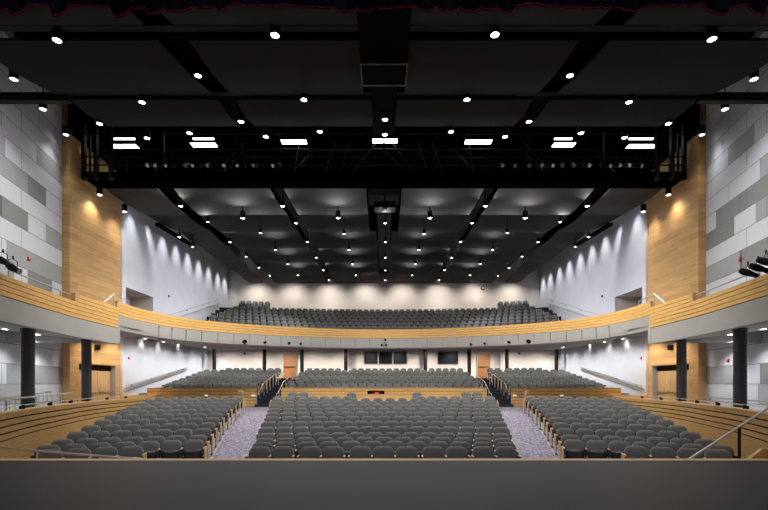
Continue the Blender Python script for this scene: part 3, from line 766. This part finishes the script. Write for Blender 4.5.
# ------------------------------------------------------------------ lighting bridge
r = thing('lighting_bridge', (0, 24.0, 10.33), 'black steel lighting bridge spanning the ceiling between the oak walls', 'lighting bridge')
m = MB(); m.b2(-15.1, 15.1, 23.0, 24.3, 10.33, 10.4); m.b2(-15.1, 15.1, 23.0, 23.06, 10.33, 10.62); m.b2(-15.1, 15.1, 24.24, 24.3, 10.33, 10.62); m.build('deck', M_deck, r)
m = MB()
for z in (10.95, 11.35, 12.5): m.tube([(-15.1, 23.0, z), (15.1, 23.0, z)], 0.035, 6)
for z in (11.0, 12.4): m.tube([(-15.1, 24.3, z), (15.1, 24.3, z)], 0.04, 6)
m.build('guard_rails', M_bmetal, r)
for k in range(17):
    x = -14.7+29.4*k/16; m = MB(); m.b2(x-0.04, x+0.04, 22.96, 23.04, 10.4, 12.6 if k % 2 == 0 else 11.4); m.build('truss_post', M_bmetal, r)
    if k < 16:
        x2 = -14.7+29.4*(k+1)/16; m = MB(); m.tube([(x, 24.3, 10.5 if k % 2 else 12.4), (x2, 24.3, 12.4 if k % 2 else 10.5)], 0.035, 6); m.build('truss_brace', M_bmetal, r)
for s in (-1, 1):
    for dx in (0, 0.6, 1.35):
        m = MB(); m.b2(s*(15.0-dx)-0.08, s*(15.0-dx)+0.08, 22.9, 23.1, 10.2, 13.0); m.build('end_post', M_bmetal, r)
m = MB()
for s in (-1, 1):
    for a, b in ((48, 35), (85, 62), (140, 152), (34, 20), (8, 14)):
        m.tube([at(384-s*a, 143, 24.6), at(384-s*(b+30), 188, 24.6)], 0.008, 4)
m.build('suspension_cables', mk('cable_grey', srgb(120,120,126), 0.5), r)
# spotlights on the bridge
sp0 = None
def make_spot():
    t = thing('stage_spotlight', (0,0,0)); t['category'] = 'stage spotlight'
    m = MB(); R = Matrix.Rotation(math.radians(25), 3, 'X')
    def tr(mb_):
        mb_.v = [tuple(R @ Vector(v)) for v in mb_.v]; return mb_
    b = MB(); b.tube([(0,0.30,0),(0,0.26,0),(0,0.1,0),(0,-0.05,0),(0,-0.2,0),(0,-0.34,0)], [0.06,0.10,0.13,0.12,0.085,0.10], 12); tr(b)
    ln = MB(); ln.tube([(0,-0.341,0),(0,-0.355,0)], [0.09,0.085], 12); tr(ln)
    y = MB(); y.tube([(-0.15,0,-0.02),(-0.15,0,0.26),(0,0,0.32),(0.15,0,0.26),(0.15,0,-0.02)], 0.014, 6); y.tube([(0,0,0.31),(0,0,0.42)], 0.03, 8)
    for nm, q, mt in (('body', b, M_bmetal), ('lens', ln, M_spotlens), ('yoke', y, M_bmetal)):
        o = bpy.data.objects.new(nm, q.mesh(nm, mt)); C.objects.link(o); o.parent = t
    return t
sp0 = make_spot()
xs = [150.6,159.4,170.8,187,197.5,209.4,227,242,255,277, 501.5,516,530,540.4,549,562.5,573.3,586,605,616.7,627,636]
for i, px in enumerate(xs):
    q = at(px, 165.5, 22.8); lab = f"black spotlight on the lighting bridge, {ORD[i+1 if px < 384 else i-9]} from the bridge's {'left' if px < 384 else 'centre gap'}"
    if i == 0: o = sp0; o.location = q+Vector((0,0,E)); o['label'] = lab; o['group'] = 'spotlights on the lighting bridge'
    else: o = dup(sp0, q, random.uniform(-0.5, 0.5), lab, 'spotlights on the lighting bridge')
    q
# work light strips above
for i, (x0, x1, y) in enumerate(((111,138,146.6),(191,217,145),(281,307,142),(372,398,141),(464.6,492,142),(552.5,575,145),(627,656,146.6))):
    z = 12.9; d = z*F/(384-y); a, b = (x0-HX)*d/F, (x1-HX)*d/F
    r = thing('work_light', ((a+b)/2, d, z), f'{ORD[i+1]} rectangular white work light from the left above the bridge', 'ceiling light', 'rectangular work lights above the bridge')
    m = MB(); m.b2(a, b, d-0.22, d+0.22, z+0.02, z+0.14); m.build('housing', M_black, r)
    m = MB(); m.b2(a+0.03, b-0.03, d-0.2, d+0.2, z-0.01, z+0.02); m.build('diffuser', M_tubel, r)
    m = MB(); m.tube([(a+0.2, d, z+0.14), (a+0.2, d, 14.0)], 0.015, 6); m.tube([(b-0.2, d, z+0.14), (b-0.2, d, 14.0)], 0.015, 6); m.build('hanger', M_bmetal, r)
    if i in (0, 1, 5, 6):
        z2 = 13.2; d2 = z2*F/(384-139.4); a2, b2_ = (x0+2-HX)*d2/F, (x1-3-HX)*d2/F
        m = MB(); m.b2(a2, b2_, d2-0.05, d2+0.05, z2, z2+0.06); m.build('second_tube', M_tubel, r)

# ------------------------------------------------------------------ round downlights
can0 = None
def make_can(L, rad, stem):
    t = thing('downlight', (0,0,0)); t['category'] = 'downlight'
    h = MB(); h.lathe([(0, L), (rad*0.5, L), (rad, L-0.05), (rad, -0.02), (rad*0.82, -0.02), (rad*0.8, 0.01)], 16)
    ln = MB(); ln.lathe([(0,-0.035),(rad*0.5,-0.03),(rad*0.8,-0.005),(rad*0.8,0.02),(0,0.02)], 16)
    st = MB(); st.tube([(0,0,L),(0,0,L+stem)], 0.025, 6)
    for nm, q, mt in (('housing', h, M_bmetal), ('lens', ln, M_lens), ('stem', st, M_bmetal)):
        o = bpy.data.objects.new(nm, q.mesh(nm, mt)); C.objects.link(o); o.parent = t
    return t
canS = {'can': (make_can(0.34, 0.135, 0.62)), 'pendant': (make_can(0.42, 0.14, 0.6)), 'big': make_can(0.3, 0.15, 0.3)}
usedc = {}
HANG = {}
def place_can(kind, loc, label, group, pw, color=NEUT, cone=110, aim=None, glow=0, hang=False, drop=0.0):
    if loc[1] > 31: pw = pw*(0.45 if loc[1] < 38 else 0.22)
    p = canS[kind]
    if kind not in usedc:
        usedc[kind] = 1; o = p; o.location = Vector(loc)+Vector((0,0,E)); o['label'] = label; o['group'] = group
    else: o = dup(p, loc, 0, label, group)
    if loc[1] > 26 and kind == 'can': o.scale = (0.8, 0.8, 0.9)
    if hang:
        top = 14.06-loc[2]; k_ = round(top, 2)
        if k_ not in HANG: q = MB(); q.tube([(0,0,0.3), (0,0,top)], 0.014, 6); HANG[k_] = q.mesh('hanger_rod', M_bmetal)
        c = bpy.data.objects.new('hanger_rod', HANG[k_]); C.objects.link(c); c.parent = o
    L_ = Vector(loc)-Vector((0,0,0.06))
    if pw: light('SPOT', L_, pw, color, 0.1, cone, 0.9, aim=aim if aim is not None else L_-Vector((0,0,1)), name='downlight_lamp')
    if glow: light('SPOT', L_+Vector((0,-0.22,0.02)), glow, color, 0.06, 160, 1.0, aim=L_+Vector((0,-1.1,0.62)), name='panel_fill_uplight')  # added upward spot that brightens the panel edge beside the can
def zc(y, z): return z*F/(384-y)
rows_near = [('the slot closest to the stage curtain', [(57,40),(275,35),(495,34.5),(712,39)], 'big'),
 ('the slot between charcoal panels', [(142,102),(304,99.5),(467,99.5),(629,102)], 'can'),
 ('the line just before the lighting bridge', [(147,138),(189.5,133),(241,121.5),(266,136.5),(320,131.5),(451,131.5),(505,136.5),(529,121.5),(581,133),(624.5,137.5)], 'can')]
for desc, pts, kd in rows_near:
    for i, (x, y) in enumerate(pts):
        z = 10.35; d = zc(y, z); loc = Vector(((x-HX)*d/F, d, z))
        place_can(kd, loc, f'round downlight, {ORD[i+1]} from left in {desc}', 'downlights over the stage end', POWER['near'] if kd == 'can' else POWER['near']*0.7, hang=True)
for s in (-1, 1):
    for (x, y, dd) in ((198,75.5,'in the middle of the curved slot'),):
        z = 10.4; d = zc(y, z); place_can('can', ((384+s*(384-x)-HX)*d/F, d, z), f'downlight {dd} on the {SIDE[s]} over the stage end', 'downlights over the stage end', POWER['near'])
    for (x, y, dd) in ((43,109,'above the panelled wall, below the cross beam'),(99.5,123.5,'at the outer corner before the bridge')):
        z = 10.3; d = zc(y, z); loc = Vector((s*(384-x)*d/F, d, z))
        place_can('can', loc, f'{SIDE[s]} downlight {dd}', 'downlights along the side walls', POWER['panel'], COOL, 120, aim=loc+Vector((s*0.35,0.1,-1)), hang=True)
    for (x, y, dd, dist) in ((14,79,'closest to the stage by the panelled wall', 15.6),(66,134.5,'at the corner of the oak wall',21.4)):
        q = at(x, y, dist); loc = Vector((-s*q.x, q.y, q.z))
        place_can('pendant', loc, f'{SIDE[s]} hanging downlight {dd}', 'downlights along the side walls', POWER['panel']*0.8, COOL, 120, aim=loc+Vector((s*-0.25,-0.1,-1)), hang=True)
    for (x, y, dd, dist) in ((99.5,194.7,'below the end of the lighting bridge',23.9),(124.7,211.6,'where oak wall meets white wall',25.9)):
        q = at(x, y, dist); loc = Vector((-s*abs(q.x) if s < 0 else abs(q.x), q.y, q.z)); loc.x = s*abs(q.x)
        place_can('pendant', loc, f'{SIDE[s]} hanging downlight {dd}', 'downlights along the side walls', POWER['wood'], WARM, 125, aim=loc+Vector((s*0.0,0,-1)), hang=True)
for i, (y) in enumerate((119.5, 134.5)):
    z = 10.3; d = zc(y, z); place_can('can', ((385-HX)*d/F, d, z), f'{ORD[i+1]} downlight in the centre black slot before the bridge', 'downlights over the stage end', POWER['near'])
for i, y in enumerate((223, 241.7, 257.5, 270.3, 280)):
    z = 9.75; d = zc(y, z); place_can('can', ((385.4-HX)*d/F, d, z), f'{ORD[i+1]} downlight in the centre slot past the bridge', 'downlights in the slots over the seats', POWER['seat'], glow=POWER['glow']*0.7, hang=True)
for s in (-1, 1):
    for i, (x, y) in enumerate(((282.5,206),(296,223),(307.5,241.7),(316.4,257.5),(323.4,270),(329,280))):
        z = 9.9 if i < 5 else 9.75; d = zc(y, z); place_can('can', (s*(384-x)*d/F, d, z), f'{ORD[i+1]} downlight in the inner {SIDE[s]} slot past the bridge', 'downlights in the slots over the seats', POWER['seat'], glow=POWER['glow']*0.7, hang=True)
    for i, (x, y) in enumerate(((180.7,206),(207.8,221.8),(230,242),(246,256.5),(259,267.5),(270,275.5))):
        z = 9.9; d = zc(y, z); place_can('can', (s*(384-x)*d/F, d, z), f'{ORD[i+1]} downlight in the outer {SIDE[s]} slot past the bridge', 'downlights in the slots over the seats', POWER['seat'], glow=POWER['glow']*0.7, hang=True)
    for i, pts in enumerate((((338,217.8),(242.8,218)), ((344,233.8),(260.6,232.8)), ((349,249.8),(275.4,249.8)), ((352.7,264),(287.8,264)), ((356,275.2),(298,275.2)))):
        for j, (x, y) in enumerate(pts):
            z = 9.5; d = zc(y, z)
            place_can('pendant' if i == 0 else 'can', (s*(384-x)*d/F, d, z), f'{"inner" if j == 0 else "outer"} {SIDE[s]} downlight hanging under {rown[i]} rear panel row edge', 'downlights under the rear ceiling panels', POWER['seat']*0.6, glow=POWER['glow'], drop=0.15, hang=True)
    for i, (x, y) in enumerate(((179.5,237),(192.7,246.5))):
        z = 9.6; d = zc(y, z); loc = Vector((s*(384-x)*d/F, d, z))
        place_can('can', loc, f'{ORD[i+1]} downlight on the short bar by the {SIDE[s]} white wall', 'downlights by the white walls', 0, hang=True)
    # wall washers, hidden above the outer panels' edge, one per scallop on the white wall
    for i, d in enumerate((27.4, 29.4, 31.4, 33.4, 35.4, 37.5, 39.6, 41.8, 43.6)):
        loc = Vector((s*14.25, d, 11.3))
        light('SPOT', loc, POWER['wash'], COOL, 0.08, 54, 1.0, aim=loc+Vector((s*0.16, 0, -1)), name='wall_washer_lamp')
# washers along the top of the rear wall
for i in range(8):
    x = -12.25+3.5*i; loc = Vector((x, 42.6, 9.75)); light('SPOT', loc, POWER['backwash']*0.38, WARM, 0.08, 115, 1.0, aim=loc+Vector((0, 0.75, -1)), name='rear_washer_lamp')
# soffit downlights, placed on the sloping soffit by sight line
soc = None
def make_sof():
    t = thing('soffit_downlight', (0,0,0)); t['category'] = 'downlight'
    h = MB(); h.lathe([(0.14,0.0),(0.14,-0.02),(0.11,-0.022),(0.10,0.01),(0.10,0.12)], 16)
    ln = MB(); ln.lathe([(0,-0.012),(0.105,-0.012),(0.105,0.004),(0,0.004)], 16)
    for nm, q, mt in (('trim_ring', h, M_whitep), ('lens', ln, M_lens)):
        o = bpy.data.objects.new(nm, q.mesh(nm, mt)); C.objects.link(o); o.parent = t
    return t
soc = make_sof(); first = True
for s in (-1, 1):
    lst = [(5,328.5,'wing'),(37.6,334),(62,339.3),(124,334.5),(145,338.3),(163.5,341.5),(178,344.3),(205,347.0)]
    for i, it in enumerate(lst):
        px = 384+s*(384-it[0]); d = Vector(((px-HX)/F, 1, (HY-it[1])/F)).normalized(); best = None
        for bvh in soffit_bvh:
            hit = bvh.ray_cast(Vector((0,0,0)), d)
            if hit[0] is not None and (best is None or hit[3] < best[3]): best = hit
        if best is None: print('MISS soffit', s, i); continue
        loc = best[0]-Vector((0,0,0.012)); lab = f'{ORD[i+1]} recessed downlight from the stage under the {SIDE[s]} balcony'
        if first: first = False; o = soc; o.location = loc+Vector((0,0,E)); o['label'] = lab; o['group'] = 'recessed downlights under the balcony'
        else: o = dup(soc, loc, 0, lab, 'recessed downlights under the balcony')
        light('SPOT', loc-Vector((0,0,0.04)), POWER['soffit']*(0.22 if i < 3 else 0.08), NEUT, 0.08, 130, 0.8, aim=loc-Vector((0,0,1)), name='soffit_lamp')
    for d in (27.6, 29.8, 32.0, 34.2, 36.4, 38.4):
        loc = Vector((s*13.45, d, soffit_z(s*13.45, d))); light('SPOT', loc, POWER['soffit_wash'], COOL, 0.08, 125, 1.0, aim=loc+Vector((s*0.5, 0, -1)), name='soffit_washer_lamp')
    for d in (12.5, 15.0, 17.5, 20.0, 21.5):
        loc = Vector((s*(wallX(d)-1.3), d, soffit_z(s*(wallX(d)-1.3), d))); light('SPOT', loc, POWER['soffit_wash']*0.8, COOL, 0.06, 110, 0.7, aim=loc+Vector((s*0.3, 0, -1)), name='wing_washer_lamp')
    for d in (23.6, 25.6):
        loc = Vector((s*13.9, d, soffit_z(s*13.9, d))); light('SPOT', loc, POWER['soffit_wash'], WARM, 0.06, 120, 0.7, aim=loc+Vector((s*0.35, 0, -1)), name='door_washer_lamp')
for i in range(12):
    x = -13.2+26.4*i/11; loc = Vector((x, 37.4, soffit_z(x, 37.4))); light('SPOT', loc, POWER['backrow'], WARM, 0.08, 125, 0.9, aim=loc+Vector((0, 0.6, -1)), name='rear_soffit_fill')  # unseen fill spots put in to brighten the lower back wall
for i in range(9):
    for d in (28.6, 32.0, 35.2):
        x = -12.8+25.6*i/8; loc = Vector((x, d, soffit_z(x, d))); light('SPOT', loc, POWER['soffit']*0.6, NEUT, 0.08, 155, 0.8, aim=loc+Vector((0, 0.3, -1)), name='rear_soffit_fill')  # further unseen fill, added to light the rear seats

# ------------------------------------------------------------------ rails
def rail(name, pts, r, posts, zf, label, cat='railing', group=None, mat=M_steel, extra=None):
    o = thing(name, pts[len(pts)//2], label, cat, group)
    m = MB(); m.tube(pts, r, 8); m.build('top_rail', mat, o)
    for p in posts:
        m = MB(); m.tube([p[0], p[1]], r*0.8, 8); m.build('post', mat, o)
    if extra: extra(o)
    return o
for s in (-1, 1):
    sd = SIDE[s]
    # wall handrails lower and upper
    def brackets(pts, o):
        for t in (0.08, 0.36, 0.64, 0.92):
            a = Vector(pts[0]).lerp(Vector(pts[-1]), t); m = MB(); m.tube([a, (a.x, a.y, a.z-0.07), (s*15.1, a.y, a.z-0.1)], 0.014, 6); m.build('bracket', M_bmetal, o)
    p = [(s*14.98, 26.7, -0.10), (s*14.98, 35.1, 1.29)]
    o = thing('wall_handrail', (s*14.98, 31, 0.5), f'sloping handrail on the {sd} white wall under the balcony', 'handrail'); m = MB(); m.tube(p, 0.028, 8); m.build('rail', M_steel, o); m = MB(); m.bar(Vector(p[0])-Vector((0,0,0.17)), Vector(p[1])-Vector((0,0,0.17)), 0.03, 0.07); m.build('rail_plate', M_railb, o); brackets(p, o)
    p = [(s*14.98, 31.2, 4.55), (s*14.98, 42.0, 7.75)]
    o = thing('wall_handrail', (s*14.98, 36, 6), f'sloping handrail on the {sd} white wall at the balcony', 'handrail'); m = MB(); m.tube(p, 0.03, 8); m.build('rail', M_steel, o); m = MB(); m.bar(Vector(p[0])-Vector((0,0,0.4)), Vector(p[1])-Vector((0,0,0.4)), 0.03, 0.12); m.build('rail_plate', M_steel, o); brackets(p, o)
    # rail along the wing top
    q1 = [q for q in BAL_OUT if 11.5 <= q.y <= 15.2]
    pts = [(s*(q.x+0.14), q.y, 2.92) for q in q1]
    rail('wing_guard_rail', pts, 0.022, [((a[0], a[1], 2.68), a) for a in pts[::5]], 0, f'steel guard rail on top of the {sd} balcony wing')
    pts = [at(384+s*(384-102.5), 303.5, 16.9), at(384+s*(384-114), 294, 17.6), at(384+s*(384-122), 297.5, 18.4), at(384+s*(384-129), 301, 19.2)]
    rail('stair_handrail', pts, 0.025, [((pts[1].x, pts[1].y, 2.9), pts[1]), ((pts[3].x, pts[3].y, 2.9), pts[3])], 0, f'bent steel handrail where the {sd} wing meets the balcony')
    # parapet top rail with little brackets and glass
    q1 = [q for q in PAR if 8.8 <= q.y <= 20.5]
    pts = [(s*(q.x+0.1), q.y, -0.50) for q in q1]
    o = thing('parapet_rail', (s*9.5, 14, -0.5), f'low rail with small dark brackets on the {sd} oak parapet', 'railing')
    m = MB(); m.tube(pts, 0.014, 6); m.build('top_rail', M_steel, o)
    for a in pts[1::4]:
        m = MB(); m.box((a[0], a[1], -0.545), (0.07, 0.09, 0.10)); m.build('bracket', M_colb, o)
    # walkway guard rail (left side taller)
    if s < 0:
        q1 = [q for q in PAR if 8.8 <= q.y <= 15.0]; pts = [(s*(q.x+0.28), q.y, -0.37+0.012*(q.y-9)) for q in q1]
        ex = lambda o: None
        rail('walkway_guard_rail', pts, 0.024, [((a[0], a[1], -1.4), a) for a in pts[::4]], 0, f'steel guard rail behind the {sd} oak parapet')
        o = thing('ramp_rail', (s*11.9, 15, -1.4), 'steel baluster railing on the ramp beside the left column', 'railing')
        pa, pb = Vector((s*11.4, 13.6, -0.45)), Vector((s*12.3, 17.0, -0.28)); m = MB(); m.tube([pa, pb], 0.024, 8); m.build('top_rail', M_steel, o)
        for k in range(12):
            a = pa.lerp(pb, k/11); m = MB(); m.tube([(a.x, a.y, -1.4), a], 0.012, 6); m.build('baluster', M_steel, o)
    else:
        pa, pb = Vector((11.6, 13.6, -0.55)), Vector((12.2, 17.2, -0.50))
        o = rail('ramp_rail', [pa, pb], 0.02, [((pa.x, pa.y, -1.4), pa), ((pb.x, pb.y, -1.4), pb)], 0, 'low steel railing on the ramp beyond the right parapet')
        
    # stair railings in the aisle gaps
    for j, (xx, lab) in enumerate(((7.72, 'outer'), (6.52, 'inner'))):
        pts = [(s*xx, 27.9, -0.62), (s*xx, 28.3, -0.55), (s*xx, 29.6, 0.12), (s*xx, 33.5, 0.86)]
        if j == 1: pts = [(s*xx, 27.9, -0.62), (s*xx, 28.3, -0.55), (s*xx, 29.8, 0.15), (s*xx, 32.0, 0.55)]
        posts = [((s*xx, 27.9, -1.4+0.16), pts[0]), ((s*xx, 28.6, -0.95), (s*xx, 28.6, -0.4)), ((s*xx, 29.6, -0.78), (s*xx, 29.6, 0.1))]
        for k in range(3 if j else 5):
            d = 30.4+0.8*k; zt = 0.12+(0.86-0.12)*(d-29.6)/3.9; posts.append(((s*xx, d, PZ[min(7, max(0, int((d-29.4)/0.953)))]), (s*xx, d, zt)))
        rail('stair_railing', pts, 0.024, posts, 0, f'{lab} steel railing on the steps of the {sd} aisle')
    # short rail with hooked end at the aisle mouth
    x = s*(384-243)*25.6/F; pts = [(x, 25.6, -1.4), (x, 25.6, -0.45), (x+s*0.1, 25.6, -0.38), (x+s*0.28, 25.6, -0.40)]
    m = MB(); m.tube(pts, 0.024, 8); m.tube([(x, 25.6, -0.85), (x-s*0.0, 27.9, -0.85)], 0.015, 6)
    tag(m.build('rail_post', M_steel), f'short hooked steel rail post at the head of the {sd} aisle', 'railing')
# stage-side rails
r = thing('stage_stair_rail', (7.4, 9.3, -1.5), 'steel stair rail rising beside the stage steps on the right', 'railing')
m = MB(); m.tube([at(686, 461.5, 9.3), at(694, 456, 9.3), at(739, 427, 9.3), at(772, 405.5, 9.3), at(800, 387, 9.3)], 0.025, 8); m.build('top_rail', M_steel, r)
m = MB(); a = at(739.3, 427, 9.3); m.tube([(a.x, a.y, -2.33), a], 0.028, 8); m.build('post', M_bmetal, r)
r = thing('stage_steps', (7.9, 9.3, -2.33), 'stage side steps with light oak stringer at the right', 'steps')
m = MB(); pA = at(741, 460, 9.15); pB = at(756.5, 448, 9.15)
y0, y1 = 9.0, 9.08
v = [(pA.x-0.5, y0, -2.33), (pA.x-0.0, y0, pA.z), (pB.x, y0, pB.z), (9.0, y0, pB.z), (9.0, y0, -2.33)]; v2 = [(a_[0], y1, a_[2]) for a_ in v]
m.add(v+v2, [(0,1,2,3,4), (9,8,7,6,5)]+[(k, (k+1) % 5, 5+(k+1) % 5, 5+k) for k in range(5)])
m.build('stringer', M_oakcap, r)
m = MB()
for k in range(5): m.b2(7.25+0.24*k, 8.75, 9.08, 9.6, -2.33+0.15*k, -2.33+0.15*(k+1))
m.build('treads', M_oak_low, r, smooth=False)
r = thing('ramp_handrail', (-6.3, 9.25, -1.4), 'low steel handrail crossing in front of the left seats', 'railing')
pts = [at(-25, 444.5, 9.25), at(0, 447, 9.25), at(37, 451, 9.25), at(100, 456, 9.25), at(142, 459, 9.25)]
m = MB(); m.tube(pts, 0.022, 8); m.build('top_rail', M_steel, r)
for px in (-20, 37, 100):
    a = at(px, 452.2+0.055*(px-37), 9.25); m = MB(); m.tube([(a.x, a.y, -2.33), a], 0.02, 8); m.build('post', M_steel, r)

# ------------------------------------------------------------------ small fixtures
def fixture(px, py, d, sz, label):
    q = at(px, py, d); r = thing('fascia_spotlight', (q.x, q.y, q.z), label, 'spotlight', 'small black spotlights on the balcony front')
    m = MB(); m.tube([(q.x, q.y+0.1, q.z+0.02), (q.x, q.y-0.12, q.z-0.03)], sz*0.5, 10); m.build('body', M_black, r)
    m = MB(); m.tube([(q.x, q.y-0.121, q.z-0.03), (q.x, q.y-0.13, q.z-0.03)], sz*0.38, 10); m.build('lens', M_glass, r)
    m = MB(); m.b2(q.x-0.02, q.x+0.02, q.y, q.y+0.32, q.z+0.02, q.z+0.06); m.build('bracket', M_bmetal, r)
def balcd(px):
    best = None
    for x, y in full:
        e = abs(x*F/y+HX-px)
        if best is None or e < best[0]: best = (e, y)
    return best[1]
for i, (px, py, sz) in enumerate(((244.7,341.6,0.2),(265,342.5,0.13),(289,343.2,0.14),(300.8,343.6,0.12),(385.3,339.8,0.13),(381.8,345,0.12),(386,345,0.12),(471,344.4,0.12),(484.6,343.5,0.12),(509,342.2,0.14),(528.5,341.4,0.2))):
    fixture(px, py, balcd(px)-0.28, sz, f'{ORD[i+1]} small black spotlight from the left on the curved balcony front')
def alarm(loc, axis, label, col=M_red):
    r = thing('fire_alarm', loc, label, 'fire alarm', 'fire alarms'); x, y, z = loc
    m = MB(); m.b2(x-0.03, x+0.03, y-0.05, y+0.05, z-0.02, z+0.13); m.build('body', col, r)
    m = MB(); m.b2(x-0.04, x+0.04, y-0.03, y+0.03, z+0.08, z+0.11); m.build('strobe', M_whitep, r)
def onwall(px, py, s):
    d = px_d_wall(min(px, 768-px)); return (s*(wallX(d)-0.05), d, (384-py)*d/F)
def onwhite(px, py, s, X=15.05): d = X*F/abs(384-px); return (s*X, d, (384-py)*d/F)
alarm(onwall(27.8, 260.5, -1), 'x', 'red fire alarm on the left panelled wall above the wing')
alarm(onwall(741, 261, 1), 'x', 'red fire alarm on the right panelled wall above the wing')
alarm(onwall(729, 362, 1), 'x', 'red fire alarm on the right panelled wall below the wing')
alarm(onwhite(129, 359, -1), 'x', 'red fire alarm on the left white wall below the balcony')
alarm(onwhite(641, 359, 1), 'x', 'red fire alarm on the right white wall below the balcony')
alarm(onwhite(169, 297, -1), 'x', 'dark small alarm on the left white wall above the balcony', M_colb)
alarm(onwhite(602, 297, 1), 'x', 'dark small alarm on the right white wall above the balcony', M_colb)
for s in (-1, 1):
    q = onwhite(384+s*(384-97.5), 347.5, s, 15.12); r = thing('wall_speaker', q, f'small grey wall speaker above the {SIDE[s]} oak double doors', 'speaker')
    m = MB(); m.box(q, (0.16, 0.26, 0.26)); m.build('cabinet', M_colb, r)
    m = MB(); m.box((q[0]-s*0.085, q[1], q[2]), (0.01, 0.2, 0.2)); m.build('grille', M_bmetal, r)
    # flood spotlights clamped to the wing rail
    for j in range(2 if s < 0 else 3):
        base = [(3, 261), (13, 268)][j] if s < 0 else [(768-20, 273), (768-10, 268), (768-2, 262)][j]
        dd = 11.6-0.25*j if s < 0 else 11.9-0.25*j
        q = at(base[0], base[1], dd); lab = f'{ORD[j+1]} black spotlight from the {"left" if s < 0 else "left"} clamped on the {SIDE[s]} wing rail'
        o = dup(sp0, q, s*(-1.2 if s > 0 else -1.3)*(-1 if s < 0 else 1)*-1, lab, f'spotlights on the {SIDE[s]} wing rail', scale=(0.7,0.7,0.7))
# wall clock-like round vent on the rear upper wall and exit-style wall plates
q = at(483, 288, 44.55); r = thing('round_wall_fitting', q, 'small dark ring-shaped fitting high on the rear upper wall', 'wall fitting')
m = MB(); m.tube([(q.x, 44.6, q.z), (q.x, 44.5, q.z)], 0.22, 20); m.build('rim', M_colb, r); m = MB(); m.tube([(q.x, 44.5, q.z), (q.x, 44.49, q.z)], 0.15, 20); m.build('face', M_back, r)
for px in (245, 519):
    q = at(px, 353.5, 39.45); r = thing('wall_sconce', q, f'small grey wall fitting on the rear wall, {"left" if px < 384 else "right"} side', 'wall fitting')
    m = MB(); m.b2(q.x-0.08, q.x+0.08, 39.38, 39.5, q.z-0.1, q.z+0.1); m.build('body', M_seam, r); m = MB(); m.b2(q.x-0.05, q.x+0.05, 39.36, 39.38, q.z-0.06, q.z+0.06); m.build('grille', M_colb, r)
# sound position in front of the centre low wall: dark mixing desk with a red light
r = thing('mixing_desk', ((376-HX)*28.5/F, 28.55, -1.4), 'black mixing desk with a small red lamp before the centre wall', 'mixing desk')
xc = (376-HX)*28.5/F; m = MB(); m.b2(xc-0.52, xc+0.52, 28.2, 28.85, -0.60, -0.42); m.build('console', M_black, r)
m = MB(); m.b2(xc-0.06, xc+0.16, 28.17, 28.2, -0.58, -0.52); m.build('red_lamp', mk('red_lamp', srgb(220,30,20), 0.4, emit=(1,0.05,0.03,1), estr=1.5), r)
for dx in (-0.45, 0.45): 
    m = MB(); m.b2(xc+dx-0.03, xc+dx+0.03, 28.4, 28.7, -1.4, -0.60); m.build('leg', M_black, r)
r = thing('sound_desk_counter', (0, 28.3, -1.4), 'long light oak counter standing before the centre low wall', 'counter')
m = MB(); m.b2((353-HX)*28.3/F, (416-HX)*28.3/F, 28.0, 28.15, -1.4, -0.66); m.build('front_board', M_oak_dark, r)
m = MB(); m.b2((352-HX)*28.3/F, (417-HX)*28.3/F, 27.97, 28.18, -0.66, -0.63); m.build('counter_top', M_oakcap, r)

# ------------------------------------------------------------------ stage curtain
r = thing('stage_valance', (0, 8.2, 6.6), 'black velvet stage valance with scalloped red-edged hem across the top', 'curtain')
rows = []; hem = []; NX = 520; X0, X1 = -12.9, 12.9
random.seed(3)
kn = [(X0-0.2+i*0.37+random.uniform(-0.1, 0.1), random.uniform(0.08, 0.34), random.uniform(0, 0.25)) for i in range(73)]
def fold(x):
    for (a, da, ya), (b, db, yb) in zip(kn, kn[1:]):
        if a <= x <= b:
            u = (x-a)/(b-a); return da*math.sin(PI*u)**0.7, math.sin(PI*u)
    return 0.1, 0
NZ = 5; front_ = []; back_ = []
cols = []
for i in range(NX+1):
    x = X0+(X1-X0)*i/NX; dip, bulge = fold(x); zb = 6.80-dip; y = 8.25-0.16*bulge
    cols.append((x, y, zb))
m = MB(); m.grid([[(x, y, zb+(8.9-zb)*t) for x, y, zb in cols] for t in (0, 0.2, 0.5, 1)])
m.grid([[(x, y+0.03, zb+(8.9-zb)*t) for x, y, zb in cols] for t in (0, 0.2, 0.5, 1)])
m.build('valance_cloth', M_curtain, r, angle=80)
m = MB(); m.tube([(x, y+0.015, zb) for x, y, zb in cols], 0.018, 5); m.build('hem', M_hem, r, angle=80)
